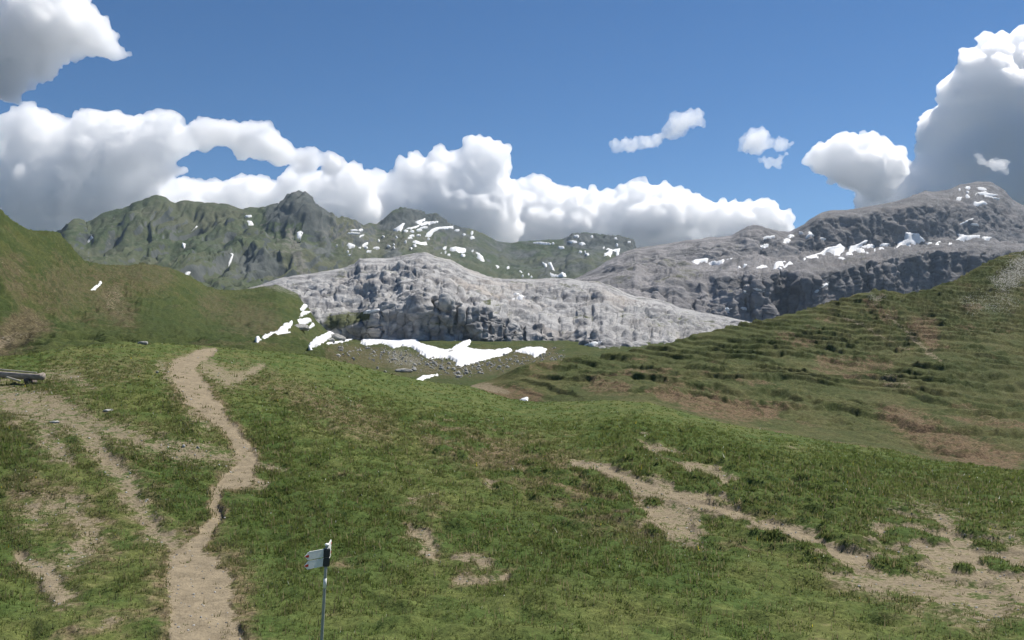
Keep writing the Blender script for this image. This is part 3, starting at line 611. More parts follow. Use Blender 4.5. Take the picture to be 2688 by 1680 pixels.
def range_mask(P, ix, iy, ts):
    rock = paint(ix, iy, [(1.0, [(720, 560, 30), (760, 545, 46), (800, 540, 50), (840, 575, 36)]), (0.75, [(660, 690, 60), (720, 700, 50)]), (0.5, [(560, 640, 70), (600, 700, 60)]), (0.6, [(850, 660, 40)] * 2), (0.95, [(1010, 585, 24), (1080, 570, 34), (1150, 582, 28), (1210, 605, 20)]), (0.7, [(1030, 665, 30)] * 2), (1.0, [(1495, 628, 20), (1600, 640, 30), (1662, 645, 20)]), (0.62, [(1250, 640, 50), (1300, 655, 50), (1420, 690, 70), (1560, 690, 50)]), (0.35, [(300, 640, 70)] * 2), (0.5, [(900, 560, 30), (960, 590, 30)])], 0.9)
    pale = paint(ix, iy, [(0.62, [(760, 620, 30), (790, 700, 26), (800, 735, 24)]), (0.45, [(690, 600, 30), (740, 660, 20)]), (0.5, [(300, 570, 6), (285, 640, 8), (280, 680, 5)]), (0.5, [(880, 600, 60), (980, 630, 60), (1120, 630, 60), (1240, 650, 40)]), (0.4, [(700, 570, 30)] * 2)], 0.9)
    return rock, pale, 0 * ix, 0 * ix
rngs = Sheet(RANGE_G, range_disp)
rngs.build('mountain_range', M_MOUNT, -450, 1980, 3.0, 2.1, range_mask, 'green and grey mountain range with rocky peaks behind the limestone hill')

# ------------------------------------------------------------------ clouds: lumpy closed bodies filled with a scattering volume
def mat_cloud(name, density, g=0.3):
    m = bpy.data.materials.new(name); m.use_nodes = True; t = m.node_tree; t.nodes.clear()
    out = t.nodes.new('ShaderNodeOutputMaterial'); v = t.nodes.new('ShaderNodeVolumePrincipled')
    v.inputs['Color'].default_value = (1.0, 1.0, 1.0, 1); v.inputs['Density'].default_value = density; v.inputs['Anisotropy'].default_value = g
    t.links.new(v.outputs[0], out.inputs['Volume'])
    m.cycles.homogeneous_volume = True
    return m
M_CLOUD = mat_cloud('cloud', 0.036, 0.75)
M_CLOUDTHIN = mat_cloud('thin_cloud', 0.010, 0.6)

def build_cloud(label, poly, Y, mat, seed, rmax=60, n=260, vox=4.0, rough=1.0, thick=1.0):
    """poly: the cloud's outline in photo pixels; it is filled with balls as deep as they are wide, merged and billowed"""
    r_ = np.random.default_rng(seed)
    P = np.array(poly, float)
    lo, hi = P.min(0), P.max(0)
    pts = r_.uniform(lo, hi, size=(n * 14, 2)); sd = poly_sd(pts, P)
    pts = pts[sd > 3]; sd = sd[sd > 3]
    S = []
    def put(x, row, r, dy):
        Yp = Y + dy * Y / FPX; S.append((world_pt(x, row, Yp), r * Yp / FPX))
    idx = np.argsort(-sd)[: n // 5]                       # the deep core
    idx = np.concatenate([idx, r_.permutation(len(sd))[:n]])
    for i in idx:
        r = min(sd[i] * 0.98, rmax * r_.uniform(0.6, 1.0)); th = max(min(sd[i], 2.2 * rmax) * thick - r, 0) + 0.25 * r
        put(pts[i, 0], pts[i, 1], r, r_.uniform(-1, 1) * th)
    bm = bmesh.new()
    ico = bmesh.new(); bmesh.ops.create_icosphere(ico, subdivisions=2, radius=1); iv = np.array([v.co[:] for v in ico.verts]); iff = np.array([[v.index for v in f.verts] for f in ico.faces]); ico.free()
    V = np.concatenate([c + iv * R for c, R in S]); F = np.concatenate([iff + k * len(iv) for k in range(len(S))])
    o = mesh_from('tmp', V, F, None); me = o.data
    md = o.modifiers.new('r', 'REMESH'); md.mode = 'VOXEL'; md.voxel_size = vox * Y / FPX
    dg = bpy.context.evaluated_depsgraph_get(); m2 = bpy.data.meshes.new_from_object(o.evaluated_get(dg))
    bpy.data.objects.remove(o); bpy.data.meshes.remove(me)
    k = len(m2.vertices); V = np.zeros(k * 3, np.float32); m2.vertices.foreach_get('co', V); V = V.reshape(-1, 3)
    u = Y / FPX
    for sc, amp in ((52, 14.0), (25, 9.5), (12, 4.5)):
        m2.vertices.foreach_set('co', V.ravel()); m2.update()
        N = np.zeros(k * 3, np.float32); m2.vertices.foreach_get('normal', N); N = N.reshape(-1, 3)
        q = V / (sc * u * (rmax / 60) ** 0.5)
        d = np.abs(perlin(q[:, 0] + seed, q[:, 1], q[:, 2])) * 2 - 0.5 + 0.5 * perlin(q[:, 0] * 0.6, q[:, 1] * 0.6 + seed, q[:, 2] * 0.6)
        V = (V + N * (d * amp * u * rough * (rmax / 60) ** 0.5)[:, None]).astype(np.float32)
    m2.vertices.foreach_set('co', V.ravel()); m2.update()
    o = bpy.data.objects.new('tmp', m2); COL.objects.link(o)
    md = o.modifiers.new('r', 'REMESH'); md.mode = 'VOXEL'; md.voxel_size = vox * Y / FPX * 1.4
    m3 = bpy.data.meshes.new_from_object(o.evaluated_get(bpy.context.evaluated_depsgraph_get())); bpy.data.objects.remove(o); bpy.data.meshes.remove(m2); m2 = m3
    bm = bmesh.new(); bm.from_mesh(m2); seen = set(); bm.verts.ensure_lookup_table(); comps = []
    for v0 in bm.verts:
        if v0.index in seen: continue
        st = [v0]; seen.add(v0.index); comp = []
        while st:
            v = st.pop(); comp.append(v)
            for e in v.link_edges:
                w = e.other_vert(v)
                if w.index not in seen: seen.add(w.index); st.append(w)
        comps.append(comp)
    big = max(len(q) for q in comps)
    for q in comps:
        if len(q) < big: bmesh.ops.delete(bm, geom=q, context='VERTS')
    bm.to_mesh(m2); bm.free(); m2.update()
    m2.polygons.foreach_set('use_smooth', np.ones(len(m2.polygons), bool))
    m2.materials.clear(); m2.materials.append(mat); m2.name = 'cloud'
    ob = bpy.data.objects.new('cloud', m2); COL.objects.link(ob)
    tag(ob, label, 'cloud', 'clouds over the mountains')
    return ob

build_cloud('grey cloud in the top left corner with a ragged pointed right end', [(-260, -120), (200, -110), (240, 10), (275, 35), (300, 75), (330, 110), (375, 122), (380, 140), (345, 150), (290, 155), (250, 150), (200, 165), (150, 178), (120, 215), (95, 205), (85, 245), (40, 255), (10, 285), (-260, 300)], 4900, M_CLOUD, 1, 80, 200)
build_cloud('long pinkish white cloud bank above the green mountains on the left', [(-300, 330), (-40, 330), (0, 292), (35, 280), (70, 282), (100, 258), (125, 246), (138, 255), (135, 290), (155, 312), (180, 308), (215, 290), (255, 281), (295, 290), (330, 300), (380, 298), (430, 284), (485, 290), (530, 312), (600, 312), (650, 318), (705, 318), (740, 345), (760, 375), (810, 382), (870, 395), (912, 415), (915, 440), (880, 468), (820, 470), (770, 440), (700, 432), (640, 415), (560, 398), (490, 396), (476, 420), (500, 450), (450, 470), (420, 520), (330, 600), (240, 640), (60, 680), (-300, 690)], 6200, M_CLOUD, 2, 62, 420, thick=0.85)
build_cloud('low cream cloud puffs directly behind the pointed rocky peak', [(300, 620), (340, 520), (380, 470), (430, 450), (480, 462), (520, 470), (600, 470), (640, 455), (690, 462), (728, 470), (745, 440), (790, 425), (830, 450), (860, 440), (900, 430), (930, 425), (960, 440), (1000, 470), (1010, 560), (1000, 640), (300, 680)], 6700, M_CLOUD, 3, 48, 300)
build_cloud('tall white cumulus rising behind the jagged central peak', [(900, 640), (915, 500), (950, 440), (1000, 446), (1035, 440), (1060, 412), (1095, 405), (1120, 382), (1150, 378), (1185, 395), (1205, 400), (1222, 362), (1242, 346), (1275, 358), (1310, 364), (1340, 380), (1346, 430), (1338, 465), (1370, 500), (1380, 620), (1330, 680), (950, 680)], 7100, M_CLOUD, 4, 52, 300, vox=3.5)
build_cloud('bright white cumulus bank along the skyline in the centre', [(1300, 640), (1310, 520), (1345, 462), (1390, 458), (1430, 464), (1465, 488), (1520, 492), (1570, 500), (1610, 505), (1635, 480), (1660, 463), (1690, 468), (1730, 478), (1775, 482), (1810, 505), (1840, 508), (1865, 525), (1900, 515), (1950, 522), (2000, 528), (2040, 530), (2060, 550), (2095, 585), (2080, 625), (1900, 660), (1700, 680), (1330, 690)], 7700, M_CLOUD, 5, 48, 340, vox=3.5)
build_cloud('small ragged white cloud alone in the blue sky, upper of the little ones', [(1592, 372), (1625, 368), (1660, 358), (1700, 356), (1730, 352), (1755, 325), (1768, 300), (1800, 286), (1835, 284), (1848, 300), (1846, 335), (1815, 338), (1780, 360), (1740, 372), (1730, 396), (1690, 392), (1630, 406), (1605, 398)], 6800, M_CLOUDTHIN, 6, 26, 160, vox=1.8, rough=1.0)
build_cloud('small white puff cloud between the ragged cloud and the grey cumulus', [(1935, 395), (1950, 350), (1965, 330), (1985, 338), (2000, 328), (2022, 345), (2020, 365), (2060, 360), (2082, 375), (2078, 390), (2030, 392), (2000, 398), (1960, 408)], 6800, M_CLOUDTHIN, 7, 26, 140, vox=1.8)
build_cloud('little torn cloud scrap just below the small white puff cloud', [(1988, 412), (2010, 408), (2035, 412), (2060, 400), (2075, 402), (2058, 420), (2055, 442), (2020, 440), (2000, 432)], 6800, M_CLOUDTHIN, 11, 18, 80, vox=1.6)
build_cloud('white cumulus cloud in front of the left flank of the towering grey cloud', [(2120, 410), (2130, 388), (2165, 380), (2185, 352), (2225, 340), (2245, 358), (2270, 345), (2310, 345), (2330, 362), (2350, 380), (2385, 380), (2386, 430), (2370, 470), (2340, 520), (2290, 540), (2230, 500), (2150, 470), (2135, 440)], 6300, M_CLOUD, 8, 46, 220, vox=3.2)
build_cloud('towering grey cumulus with bright rim on the right edge of the sky', [(2250, 560), (2210, 500), (2250, 440), (2330, 420), (2390, 430), (2400, 370), (2420, 300), (2425, 262), (2455, 240), (2460, 215), (2500, 195), (2510, 175), (2520, 140), (2555, 110), (2560, 85), (2590, 72), (2625, 80), (2645, 95), (2665, 73), (2700, 72), (2760, 100), (2950, 120), (3000, 600), (2700, 680), (2400, 650)], 7000, M_CLOUD, 9, 70, 320, thick=1.0)
build_cloud('tiny white cloud scrap in front of the dark cloud above the summit', [(2552, 405), (2575, 402), (2592, 420), (2620, 412), (2640, 420), (2648, 445), (2660, 462), (2640, 458), (2600, 445), (2580, 435)], 5600, M_CLOUDTHIN, 10, 14, 80, vox=1.5)
# ------------------------------------------------------------------ snow patches, each lying on its own slope
def blur(A, n):
    for ax in (0, 1):
        k = np.ones(2 * n + 1) / (2 * n + 1)
        pad = [(0, 0)] * A.ndim; pad[ax] = (n, n); B = np.pad(A, pad, 'edge')
        A = sum(k[i] * np.take(B, np.arange(i, i + A.shape[ax]), axis=ax) for i in range(2 * n + 1))
    return A
CREST_T = {id(meadow): 6, id(hill): 4, id(spur): 6, id(lime): 6, id(farm): 7, id(rngs): 5}
SNOW_N = [0]
def snow(sheet, poly, label, thick, group='snow patches left on the slopes'):
    P = np.array(poly, float); lo, hi = P.min(0), P.max(0)
    size = max(hi - lo); step = float(np.clip(min(hi - lo) / 7, 0.55, 1.9))
    jj = np.nonzero((sheet.xs > lo[0] - 3) & (sheet.xs < hi[0] + 3))[0]
    if len(jj) < 2: j0 = int(np.argmin(np.abs(sheet.xs - P[:, 0].mean()))); jj = np.array([j0, min(j0 + 1, len(sheet.xs) - 1)])
    sub = sheet.iy[:, jj]; ok = (sub > lo[1] - 6) & (sub < hi[1] + 6) & (sheet.ts[:, None] <= CREST_T[id(sheet)])
    kk = np.nonzero(ok.any(1))[0]
    if len(kk) < 2: return None
    t0, t1 = sheet.ts[max(kk[0] - 1, 0)], sheet.ts[min(kk[-1] + 1, len(sheet.ts) - 1)]
    xs = np.arange(lo[0] - 4, hi[0] + 4 + step, step)
    nt = int(np.clip((hi[1] - lo[1] + 14) / step * max(1.0, (kk[-1] - kk[0]) * 1.9 / (hi[1] - lo[1] + 12)), 8, 260))
    ts = np.linspace(t0, t1, nt)
    away = sheet in (farm, rngs); A = sheet.eval(xs, ts, True); B = blur(A, int(np.clip((6.0 if away else 3.0) / step, 1, 8))); thick = thick * (1.6 if away else 1.0)
    N = sheet.normals(B); ix, iy = project(B)
    Q = np.stack([ix.ravel(), iy.ravel()], -1); sd = poly_sd(Q, P).reshape(ix.shape)
    Pn = np.roll(P, -1, 0); thin = abs((P[:, 0] * Pn[:, 1] - Pn[:, 0] * P[:, 1]).sum()) / np.hypot(*(Pn - P).T).sum()
    sd = sd + 0.35 + min(2.6, 0.16 * thin + 0.2) * fbm(ix / 6.0, iy / 4.0, 0 * ix, 4, 0.6) * 1.8
    w = np.clip(min(hi - lo) * 0.18, 0.5, 2.0)
    prof = np.where(sd > 0, 0.25 + 0.75 * sstep(0, 2 * w, sd), np.maximum(-1.2, 0.25 + sd / w * 1.1))
    top = B[..., 2] if away else np.maximum(B[..., 2], A[..., 2] * 0.75 + B[..., 2] * 0.25)
    V = B.copy(); V[..., 2] = np.where(sd > 0, top, B[..., 2]); V = V + N * (prof * thick)[..., None]
    f = grid_faces(len(ts), len(xs)); s = sd.ravel()
    keep = (s[f] > -w).any(1); f = f[keep]
    if len(f) < 4: return None
    lab = np.arange(len(s))
    for _ in range(400):
        m = lab[f].min(1); new = lab.copy(); np.minimum.at(new, f.ravel(), np.repeat(m, 4))
        if (new == lab).all(): break
        lab = new
    fl_ = lab[f[:, 0]]; ids, cnt = np.unique(fl_, return_counts=True); f = f[fl_ == ids[np.argmax(cnt)]]
    used, inv = np.unique(f, return_inverse=True)
    o = mesh_from('snow_patch', V.reshape(-1, 3)[used], inv.reshape(-1, 4), M_SNOW)
    tag(o, label, 'snow', group); SNOW_N[0] += 1
    return o
ORD = 'first second third fourth fifth sixth seventh eighth ninth tenth eleventh twelfth thirteenth fourteenth'.split()
def small_snow(sheet, zf, items, where, thick, group):
    """little patches of one cluster, named by their order from the left"""
    items = sorted(items, key=lambda e: e[0])
    for k, e in enumerate(items):
        which = 'leftmost' if k == 0 else ('rightmost' if k == len(items) - 1 else ORD[k])
        snow(sheet, zf(ell(*e)), ('%s small snow patch %s' if 'most' in which else '%s small snow patch from the left %s') % (which, where), thick, group)
def ell(cx, cy_, hw, hh, ang=0, n=12):
    a = math.radians(ang); r_ = np.random.default_rng(int(cx * 7 + cy_)); out = []
    for k in range(n):
        th = 2 * math.pi * k / n; rr = r_.uniform(0.75, 1.2); x, y = math.cos(th) * hw * rr, math.sin(th) * hh * rr
        out.append((cx + x * math.cos(a) + y * math.sin(a), cy_ - x * math.sin(a) + y * math.cos(a)))
    return out
def zoomed(ox, oy, s): return lambda pts: [(ox + x / s, oy + y / s) for x, y in pts]

snow(hill, [(947, 902), (952, 886), (968, 880), (980, 888), (1001, 888), (1043, 886), (1084, 888), (1100, 884), (1115, 884), (1094, 897), (1107, 904), (1139, 912), (1169, 920), (1186, 917), (1198, 907), (1218, 897), (1238, 890), (1233, 903), (1218, 912), (1248, 918), (1263, 920), (1298, 920), (1335, 915), (1345, 920), (1322, 932), (1273, 944), (1236, 954), (1211, 962), (1196, 960), (1198, 951), (1174, 939), (1139, 940), (1119, 939), (1099, 924), (1079, 911), (1055, 908), (1032, 914), (1015, 904), (1000, 901), (960, 907)], 'largest snowfield, stretched along the foot of the limestone cliffs', 0.9)
snow(hill, [(1352, 922), (1382, 913), (1417, 912), (1436, 917), (1431, 924), (1402, 939), (1397, 931), (1372, 926)], 'hooked snow patch just right of the largest snowfield below the cliffs', 0.8)
snow(lime, [(1523, 911), (1541, 902), (1580, 896), (1573, 904), (1533, 914)], 'narrow snow sliver where the limestone hill meets the right spur', 0.8)
snow(hill, [(1093, 997), (1109, 988), (1149, 983), (1129, 991), (1104, 998)], 'small snow streak at the meadow edge in front of the stony basin', 0.5)
snow(hill, [(669, 896), (673, 892), (683, 893), (704, 878), (726, 871), (743, 857), (766, 843), (768, 845), (764, 859), (762, 869), (733, 878), (706, 884), (687, 892), (675, 900)], 'long thin snow tongue with a round tip on the green slope', 0.7)
snow(hill, [(782, 838), (811, 835), (818, 843), (799, 853), (784, 849)], 'snow patch resting on top of the outcrop beside the thin snow tongue', 0.8)
snow(hill, [(821, 847), (827, 855), (807, 868), (811, 859)], 'small crescent of snow on the right side of the outcrop', 0.7)
snow(hill, [(799, 795), (826, 792), (813, 803), (803, 809), (795, 817), (788, 812), (794, 803)], 'uppermost snow patch at the left corner of the limestone hill', 0.8)
snow(hill, [(793, 818), (819, 817), (807, 824), (786, 833), (790, 825)], 'thin snow patch just under the uppermost one at the limestone corner', 0.7)
snow(hill, [(809, 911), (821, 898), (821, 892), (867, 869), (883, 862), (910, 857), (910, 860), (890, 874), (871, 884), (852, 898), (815, 919), (810, 917)], 'broad diagonal snow strip running up to the limestone cliff', 0.8)
snow(hill, [(855, 900), (888, 896), (927, 889), (919, 893), (888, 900), (859, 904)], 'thin snow line under the small crag beside the diagonal strip', 0.5)
snow(lime, [(953, 823), (962, 816), (1001, 811), (993, 818), (960, 825)], 'small snow wedge on the grassy ledge of the limestone hill', 0.9)
snow(lime, [(1345, 784), (1358, 780), (1386, 774), (1376, 782), (1350, 789)], 'lower of two little snow scraps high on the limestone hill', 1.2)
snow(lime, [(1346, 775), (1354, 770), (1364, 773), (1356, 778)], 'upper of two little snow scraps high on the limestone hill', 1.2)
snow(hill, [(238, 760), (257, 749), (263, 738), (268, 742), (260, 752), (246, 762)], 'lone snow sliver on the brown hillside to the left', 0.5)
snow(spur, [(1359, 1054), (1372, 1048), (1386, 1043), (1386, 1058)], 'lone snow scrap in the hollow between meadow and right spur', 0.35)
Z1 = zoomed(0, 450, 2.689)
for p, l in (([(1350, 425), (1390, 383), (1402, 395), (1370, 424)], 'slanting snow patch in the middle of the dark left mountain face'), ([(1283, 505), (1312, 512), (1298, 532), (1286, 525)], 'small snow dot below the slanting patch on the left mountain face'),
             ([(1303, 737), (1320, 708), (1344, 712), (1328, 738)], 'lowest snow patch on the left mountain just above the hillside'), ([(1742, 348), (1775, 352), (1792, 380), (1755, 384)], 'rounded snow patch on the saddle left of the pointed peak'),
             ([(1730, 318), (1778, 314), (1775, 326), (1735, 327)], 'thin snow strip above the rounded patch on the saddle'), ([(2093, 430), (2130, 423), (2168, 470), (2130, 492), (2093, 457)], 'blocky snow patch right below the pointed rocky peak'),
             ([(1633, 578), (1648, 590), (1632, 632), (1620, 645)], 'upright snow streak in a gully of the left mountain'), ([(628, 484), (652, 444), (662, 452), (642, 484)], 'leftmost snow streak of the mountain range')):
    snow(rngs, Z1(p), l, 2.6)
Z3 = zoomed(850, 540, 4.4)
for p, l in (([(805, 280), (910, 205), (935, 205), (890, 292), (840, 292)], 'wedge of snow at the left foot of the jagged central peak'), ([(960, 262), (1060, 238), (1170, 188), (1320, 178), (1312, 197), (1200, 212), (1100, 242), (1010, 282)], 'longest snow band under the jagged central peak'),
             ([(1062, 185), (1170, 148), (1168, 172), (1110, 208), (1078, 202)], 'short snow spike above the longest band of the central peak'), ([(1175, 357), (1190, 318), (1250, 268), (1320, 248), (1490, 238), (1496, 256), (1330, 272), (1270, 302), (1222, 357)], 'curved snow band sweeping down right of the central peak'),
             ([(1033, 410), (1060, 403), (1120, 428), (1180, 418), (1192, 457), (1130, 448), (1060, 432)], 'anvil shaped snow patch low on the central slope'), ([(262, 460), (290, 433), (365, 463), (362, 482), (300, 482)], 'humped snow patch on the slope between the two rocky peaks'),
             ([(1450, 490), (1520, 476), (1640, 498), (1632, 547), (1560, 537), (1480, 522)], 'wide ragged snow patch on the slope right of the central peak'), ([(1758, 540), (1790, 548), (1837, 590), (1858, 652), (1820, 642), (1763, 602), (1788, 592)], 'steep jagged snow patch above the green ramp')):
    snow(rngs, Z3(p), l, 3.0)
E_ = ((345, 290, 45, 10), (430, 282, 18, 18), (342, 324, 85, 9), (435, 352, 30, 10, 20), (690, 360, 16, 8), (635, 405, 10, 10), (840, 365, 12, 9), (945, 298, 30, 11), (1020, 300, 22, 11), (1095, 285, 42, 10), (1150, 258, 45, 9, 5), (1015, 350, 30, 8), (990, 378, 32, 15), (945, 418, 12, 10), (1090, 348, 25, 6),
          (1210, 387, 16, 8), (1048, 468, 20, 10), (1010, 497, 14, 9), (1540, 288, 28, 9), (1622, 338, 18, 9), (1710, 315, 14, 20), (1713, 368, 26, 14), (1415, 272, 20, 7), (480, 445, 32, 14, 30), (412, 495, 16, 9), (490, 490, 22, 9), (600, 492, 40, 7), (750, 472, 22, 8), (515, 534, 30, 7), (278, 538, 14, 8), (292, 575, 16, 7), (150, 470, 14, 12), (810, 450, 10, 7), (812, 490, 10, 7),
          (1400, 488, 24, 11), (1406, 538, 14, 11), (1443, 572, 18, 8), (1355, 556, 9, 7), (1608, 579, 28, 11), (1716, 524, 10, 9), (2000, 705, 28, 13, -20), (2125, 717, 17, 12), (2275, 770, 18, 11, -20), (2362, 797, 11, 11), (2297, 815, 11, 8), (2395, 826, 12, 8))
small_snow(rngs, Z3, [e for e in E_ if e[0] < 860 and e[1] < 420], 'high between the two rocky peaks', 2.6, 'small snow patches below the central peak')
small_snow(rngs, Z3, [e for e in E_ if e[0] < 860 and e[1] >= 420], 'low between the two rocky peaks', 2.6, 'small snow patches below the central peak')
small_snow(rngs, Z3, [e for e in E_ if 860 <= e[0] < 1300 and e[1] < 320], 'under the jagged central peak', 2.6, 'small snow patches below the central peak')
small_snow(rngs, Z3, [e for e in E_ if 860 <= e[0] < 1300 and e[1] >= 320], 'lower down the central slope', 2.6, 'small snow patches below the central peak')
small_snow(rngs, Z3, [e for e in E_ if 1300 <= e[0] and e[1] < 450], 'on the shoulder right of the central peak', 2.6, 'small snow patches below the central peak')
small_snow(rngs, Z3, [e for e in E_ if 1300 <= e[0] < 1900 and e[1] >= 450], 'around the wide ragged patch', 2.6, 'small snow patches below the central peak')
small_snow(rngs, Z3, [e for e in E_ if 1900 <= e[0] and e[1] >= 450], 'on the green ramp behind the limestone hill', 2.6, 'small snow patches below the central peak')
Z4 = zoomed(1400, 560, 4.448)
for p, l in (([(812, 472), (860, 463), (890, 413), (845, 430), (870, 408), (920, 430), (1012, 413), (997, 492), (968, 487), (953, 442), (907, 472), (907, 497), (828, 499)], 'two-legged snow patch under the flat-topped crag'), ([(106, 570), (160, 598), (152, 632), (123, 612)], 'small triangular snow patch left of the hanging streak'),
             ([(178, 580), (207, 573), (247, 665), (225, 672), (203, 632)], 'hanging snow streak above the cup shaped snow patch'), ([(198, 693), (230, 713), (290, 724), (345, 688), (372, 708), (367, 747), (250, 744), (208, 722)], 'cup shaped snow patch just above the limestone hill skyline'),
             (ell(95, 352, 95, 10, -4), 'long flat snow strip on the ridge left of the flat-topped crag')):
    snow(rngs, Z4(p), l, 3.0)
E_ = ((232, 355, 14, 10), (325, 402, 36, 13), (506, 270, 30, 14), (460, 335, 50, 12), (565, 355, 42, 14), (550, 457, 22, 9), (627, 480, 27, 11), (605, 455, 10, 8), (680, 275, 16, 10), (960, 295, 18, 8), (1112, 340, 22, 12), (978, 368, 14, 11), (820, 405, 10, 8), (755, 675, 16, 22, -10), (805, 706, 25, 8))
small_snow(rngs, Z4, [e for e in E_ if e[1] < 420], 'on the flat-topped crag', 2.6, 'small snow patches by the flat-topped crag')
small_snow(rngs, Z4, [e for e in E_ if e[1] >= 420], 'below the flat-topped crag', 2.6, 'small snow patches by the flat-topped crag')
snow(farm, Z4([(1843, 570), (1880, 545), (2037, 528), (2032, 587), (1930, 600), (1858, 587)]), 'boat shaped snow patch on the pale plateau left of the massif', 2.4)
snow(farm, Z4([(2040, 588), (2120, 556), (2150, 572), (2226, 538), (2228, 592), (2170, 602), (2090, 592)]), 'split snow patch next to the boat shaped one', 2.4)
Z5 = zoomed(1900, 460, 3.071)
for p, l in (([(658, 508), (690, 453), (727, 490), (700, 494)], 'small pointed snow patch at the left end of the dark cliff'), ([(640, 668), (780, 628), (830, 583), (900, 573), (935, 553), (977, 590), (962, 627), (890, 632), (840, 612), (790, 642), (720, 658)], 'long snow patch trailing down left under the dark cliff'),
             ([(1008, 575), (1080, 558), (1150, 518), (1158, 535), (1060, 602), (1010, 612)], 'slanting snow wedge in the middle of the shelf under the cliff'), ([(1403, 545), (1460, 520), (1453, 463), (1562, 468), (1622, 530), (1520, 557), (1420, 582), (1362, 597), (1400, 573)], 'largest snow patch of the massif, in the notch under the cliff'),
             ([(1873, 522), (1905, 500), (1888, 473), (1960, 488), (2062, 485), (2062, 502), (1960, 512), (1920, 524)], 'flat snow patch on the shelf below the summit'), ([(1908, 392), (1960, 363), (2012, 345), (1990, 367), (1940, 387)], 'thin slanting snow line below the summit'),
             ([(2018, 215), (2060, 218), (2085, 203), (2127, 232), (2070, 242), (2045, 252), (2018, 237)], 'lowest snow patch of the summit cluster'), ([(398, 747), (415, 703), (502, 703), (470, 737), (430, 750)], 'left half of the paired snow patches on the pale slabs'), ([(478, 742), (530, 703), (587, 698), (560, 722), (510, 742)], 'right half of the paired snow patches on the pale slabs')):
    snow(farm, Z5(p), l, 2.6)
E_ = ((365, 503, 58, 12, 8), (545, 493, 28, 10, 5), (503, 532, 32, 17, 5), (330, 572, 38, 14, 12), (622, 468, 16, 7), (800, 513, 25, 10, -15))
small_snow(farm, Z5, [e for e in E_ if True], 'around the low knoll left of the dark cliff', 2.2, 'small snow patches on the low knoll')
E_ = ((1165, 573, 55, 14, 6), (1105, 607, 34, 14, -10), (1290, 562, 35, 8, 4), (1270, 595, 22, 8), (1010, 637, 30, 8, -5), (945, 676, 30, 8), (1215, 605, 9, 6), (1155, 632, 12, 6), (1375, 543, 10, 9), (1660, 553, 28, 7, -10), (1725, 550, 22, 9, 30), (1825, 557, 18, 7), (2120, 508, 42, 8))
small_snow(farm, Z5, [e for e in E_ if True], 'along the shelf under the dark cliff', 2.2, 'small snow patches on the shelf')
E_ = ((2022, 400, 30, 10, -8), (1900, 188, 28, 10, -8), (1968, 172, 26, 10, -45), (1965, 103, 25, 8), (1900, 118, 9, 7), (1965, 140, 14, 7), (2080, 110, 38, 9, -15), (2120, 130, 40, 7, -8), (2080, 148, 58, 9, 3), (2150, 160, 66, 7, -5), (2130, 176, 50, 7, -10), (2185, 190, 38, 6, -5))
small_snow(farm, Z5, [e for e in E_ if True], 'in the cluster below the broad summit', 2.6, 'small snow patches below the summit')
E_ = ((178, 733, 18, 15), (125, 748, 12, 8), (312, 745, 42, 13), (455, 759, 18, 7), (805, 888, 44, 14, 12), (160, 943, 20, 8), (270, 922, 30, 8, -15), (160, 1078, 32, 9, -12), (30, 1082, 16, 18), (182, 903, 10, 7), (750, 935, 18, 10, 20), (55, 683, 40, 7, 15))
small_snow(farm, Z5, [e for e in E_ if True], 'on the pale lower slabs of the massif', 2.0, 'small snow patches on the lower slabs')

# ------------------------------------------------------------------ boulders
def mat_stone():
    t = NT('boulder'); n = t.noise(3, 5, 0.65); n2 = t.noise(0.7, 4, 0.6)
    c = t.mix(t.rng(n, 0.35, 0.65), (0.22, 0.215, 0.20), (0.46, 0.45, 0.42)); c = t.mix(t.math('MULTIPLY', t.rng(n2, 0.55, 0.7), 0.5), c, (0.16, 0.16, 0.11))
    return t.bsdf(c, 0.9, t.bump(n, 0.06, 0.8), 0.15)
M_STONE = mat_stone()
_ico = bmesh.new(); bmesh.ops.create_icosphere(_ico, subdivisions=3, radius=1); ICOV = np.array([v.co[:] for v in _ico.verts]); ICOF = np.array([[v.index for v in f.verts] for f in _ico.faces]); _ico.free()
def boulder(sheet, x, row, wpx, hpx, label, group=None, seed=0, flat=1.0):
    p = sheet.hit(x, row); u = p[1] / FPX; r_ = np.random.default_rng(seed + int(x * 3 + row))
    V = ICOV.copy()
    for k in range(9):                                   # chop flat facets
        d = r_.normal(size=3); d /= np.linalg.norm(d); c = r_.uniform(0.55, 0.85); s = V @ d; V = V - np.outer(np.maximum(s - c, 0), d)
    V = V * (1 + 0.22 * fbm(V[:, 0] * 2 + seed + x, V[:, 1] * 2, V[:, 2] * 2, 3)[:, None] - (0.32 if wpx > 18 else 0.12) * fbm(V[:, 0] * 2.6 + x, V[:, 1] * 2.6, V[:, 2] * 1.6, 3, 0.6, 'b')[:, None])
    V = V * np.array([wpx * u / 2, wpx * u / 2 * flat, hpx * u * 0.75]) * 1.1
    a = r_.uniform(-0.4, 0.4); V = np.stack([V[:, 0] * math.cos(a) - V[:, 1] * math.sin(a), V[:, 0] * math.sin(a) + V[:, 1] * math.cos(a), V[:, 2]], -1)
    o = mesh_from('boulder', V, ICOF, M_STONE); o.location = (p[0], p[1], p[2] + hpx * u * 0.22)
    tag(o, label, 'boulder', group); return o
boulder(meadow, 372, 905, 34, 7, 'flat pale rock lying in the grass on the hill crest', flat=0.7)
boulder(meadow, 280, 1080, 24, 5, 'flat pale stone slab on the trodden earth by the left path', flat=0.8)
boulder(meadow, 140, 1112, 24, 4, 'flat stone half sunk in the bare earth near the left edge', flat=0.8)
boulder(meadow, 482, 1176, 9, 7, 'small white stone by the dirt track, left of a pair')
boulder(meadow, 519, 1177, 8, 6, 'small white stone by the dirt track, right of a pair')
boulder(meadow, 412, 985, 8, 6, 'little white stone beside the top of the dirt path')
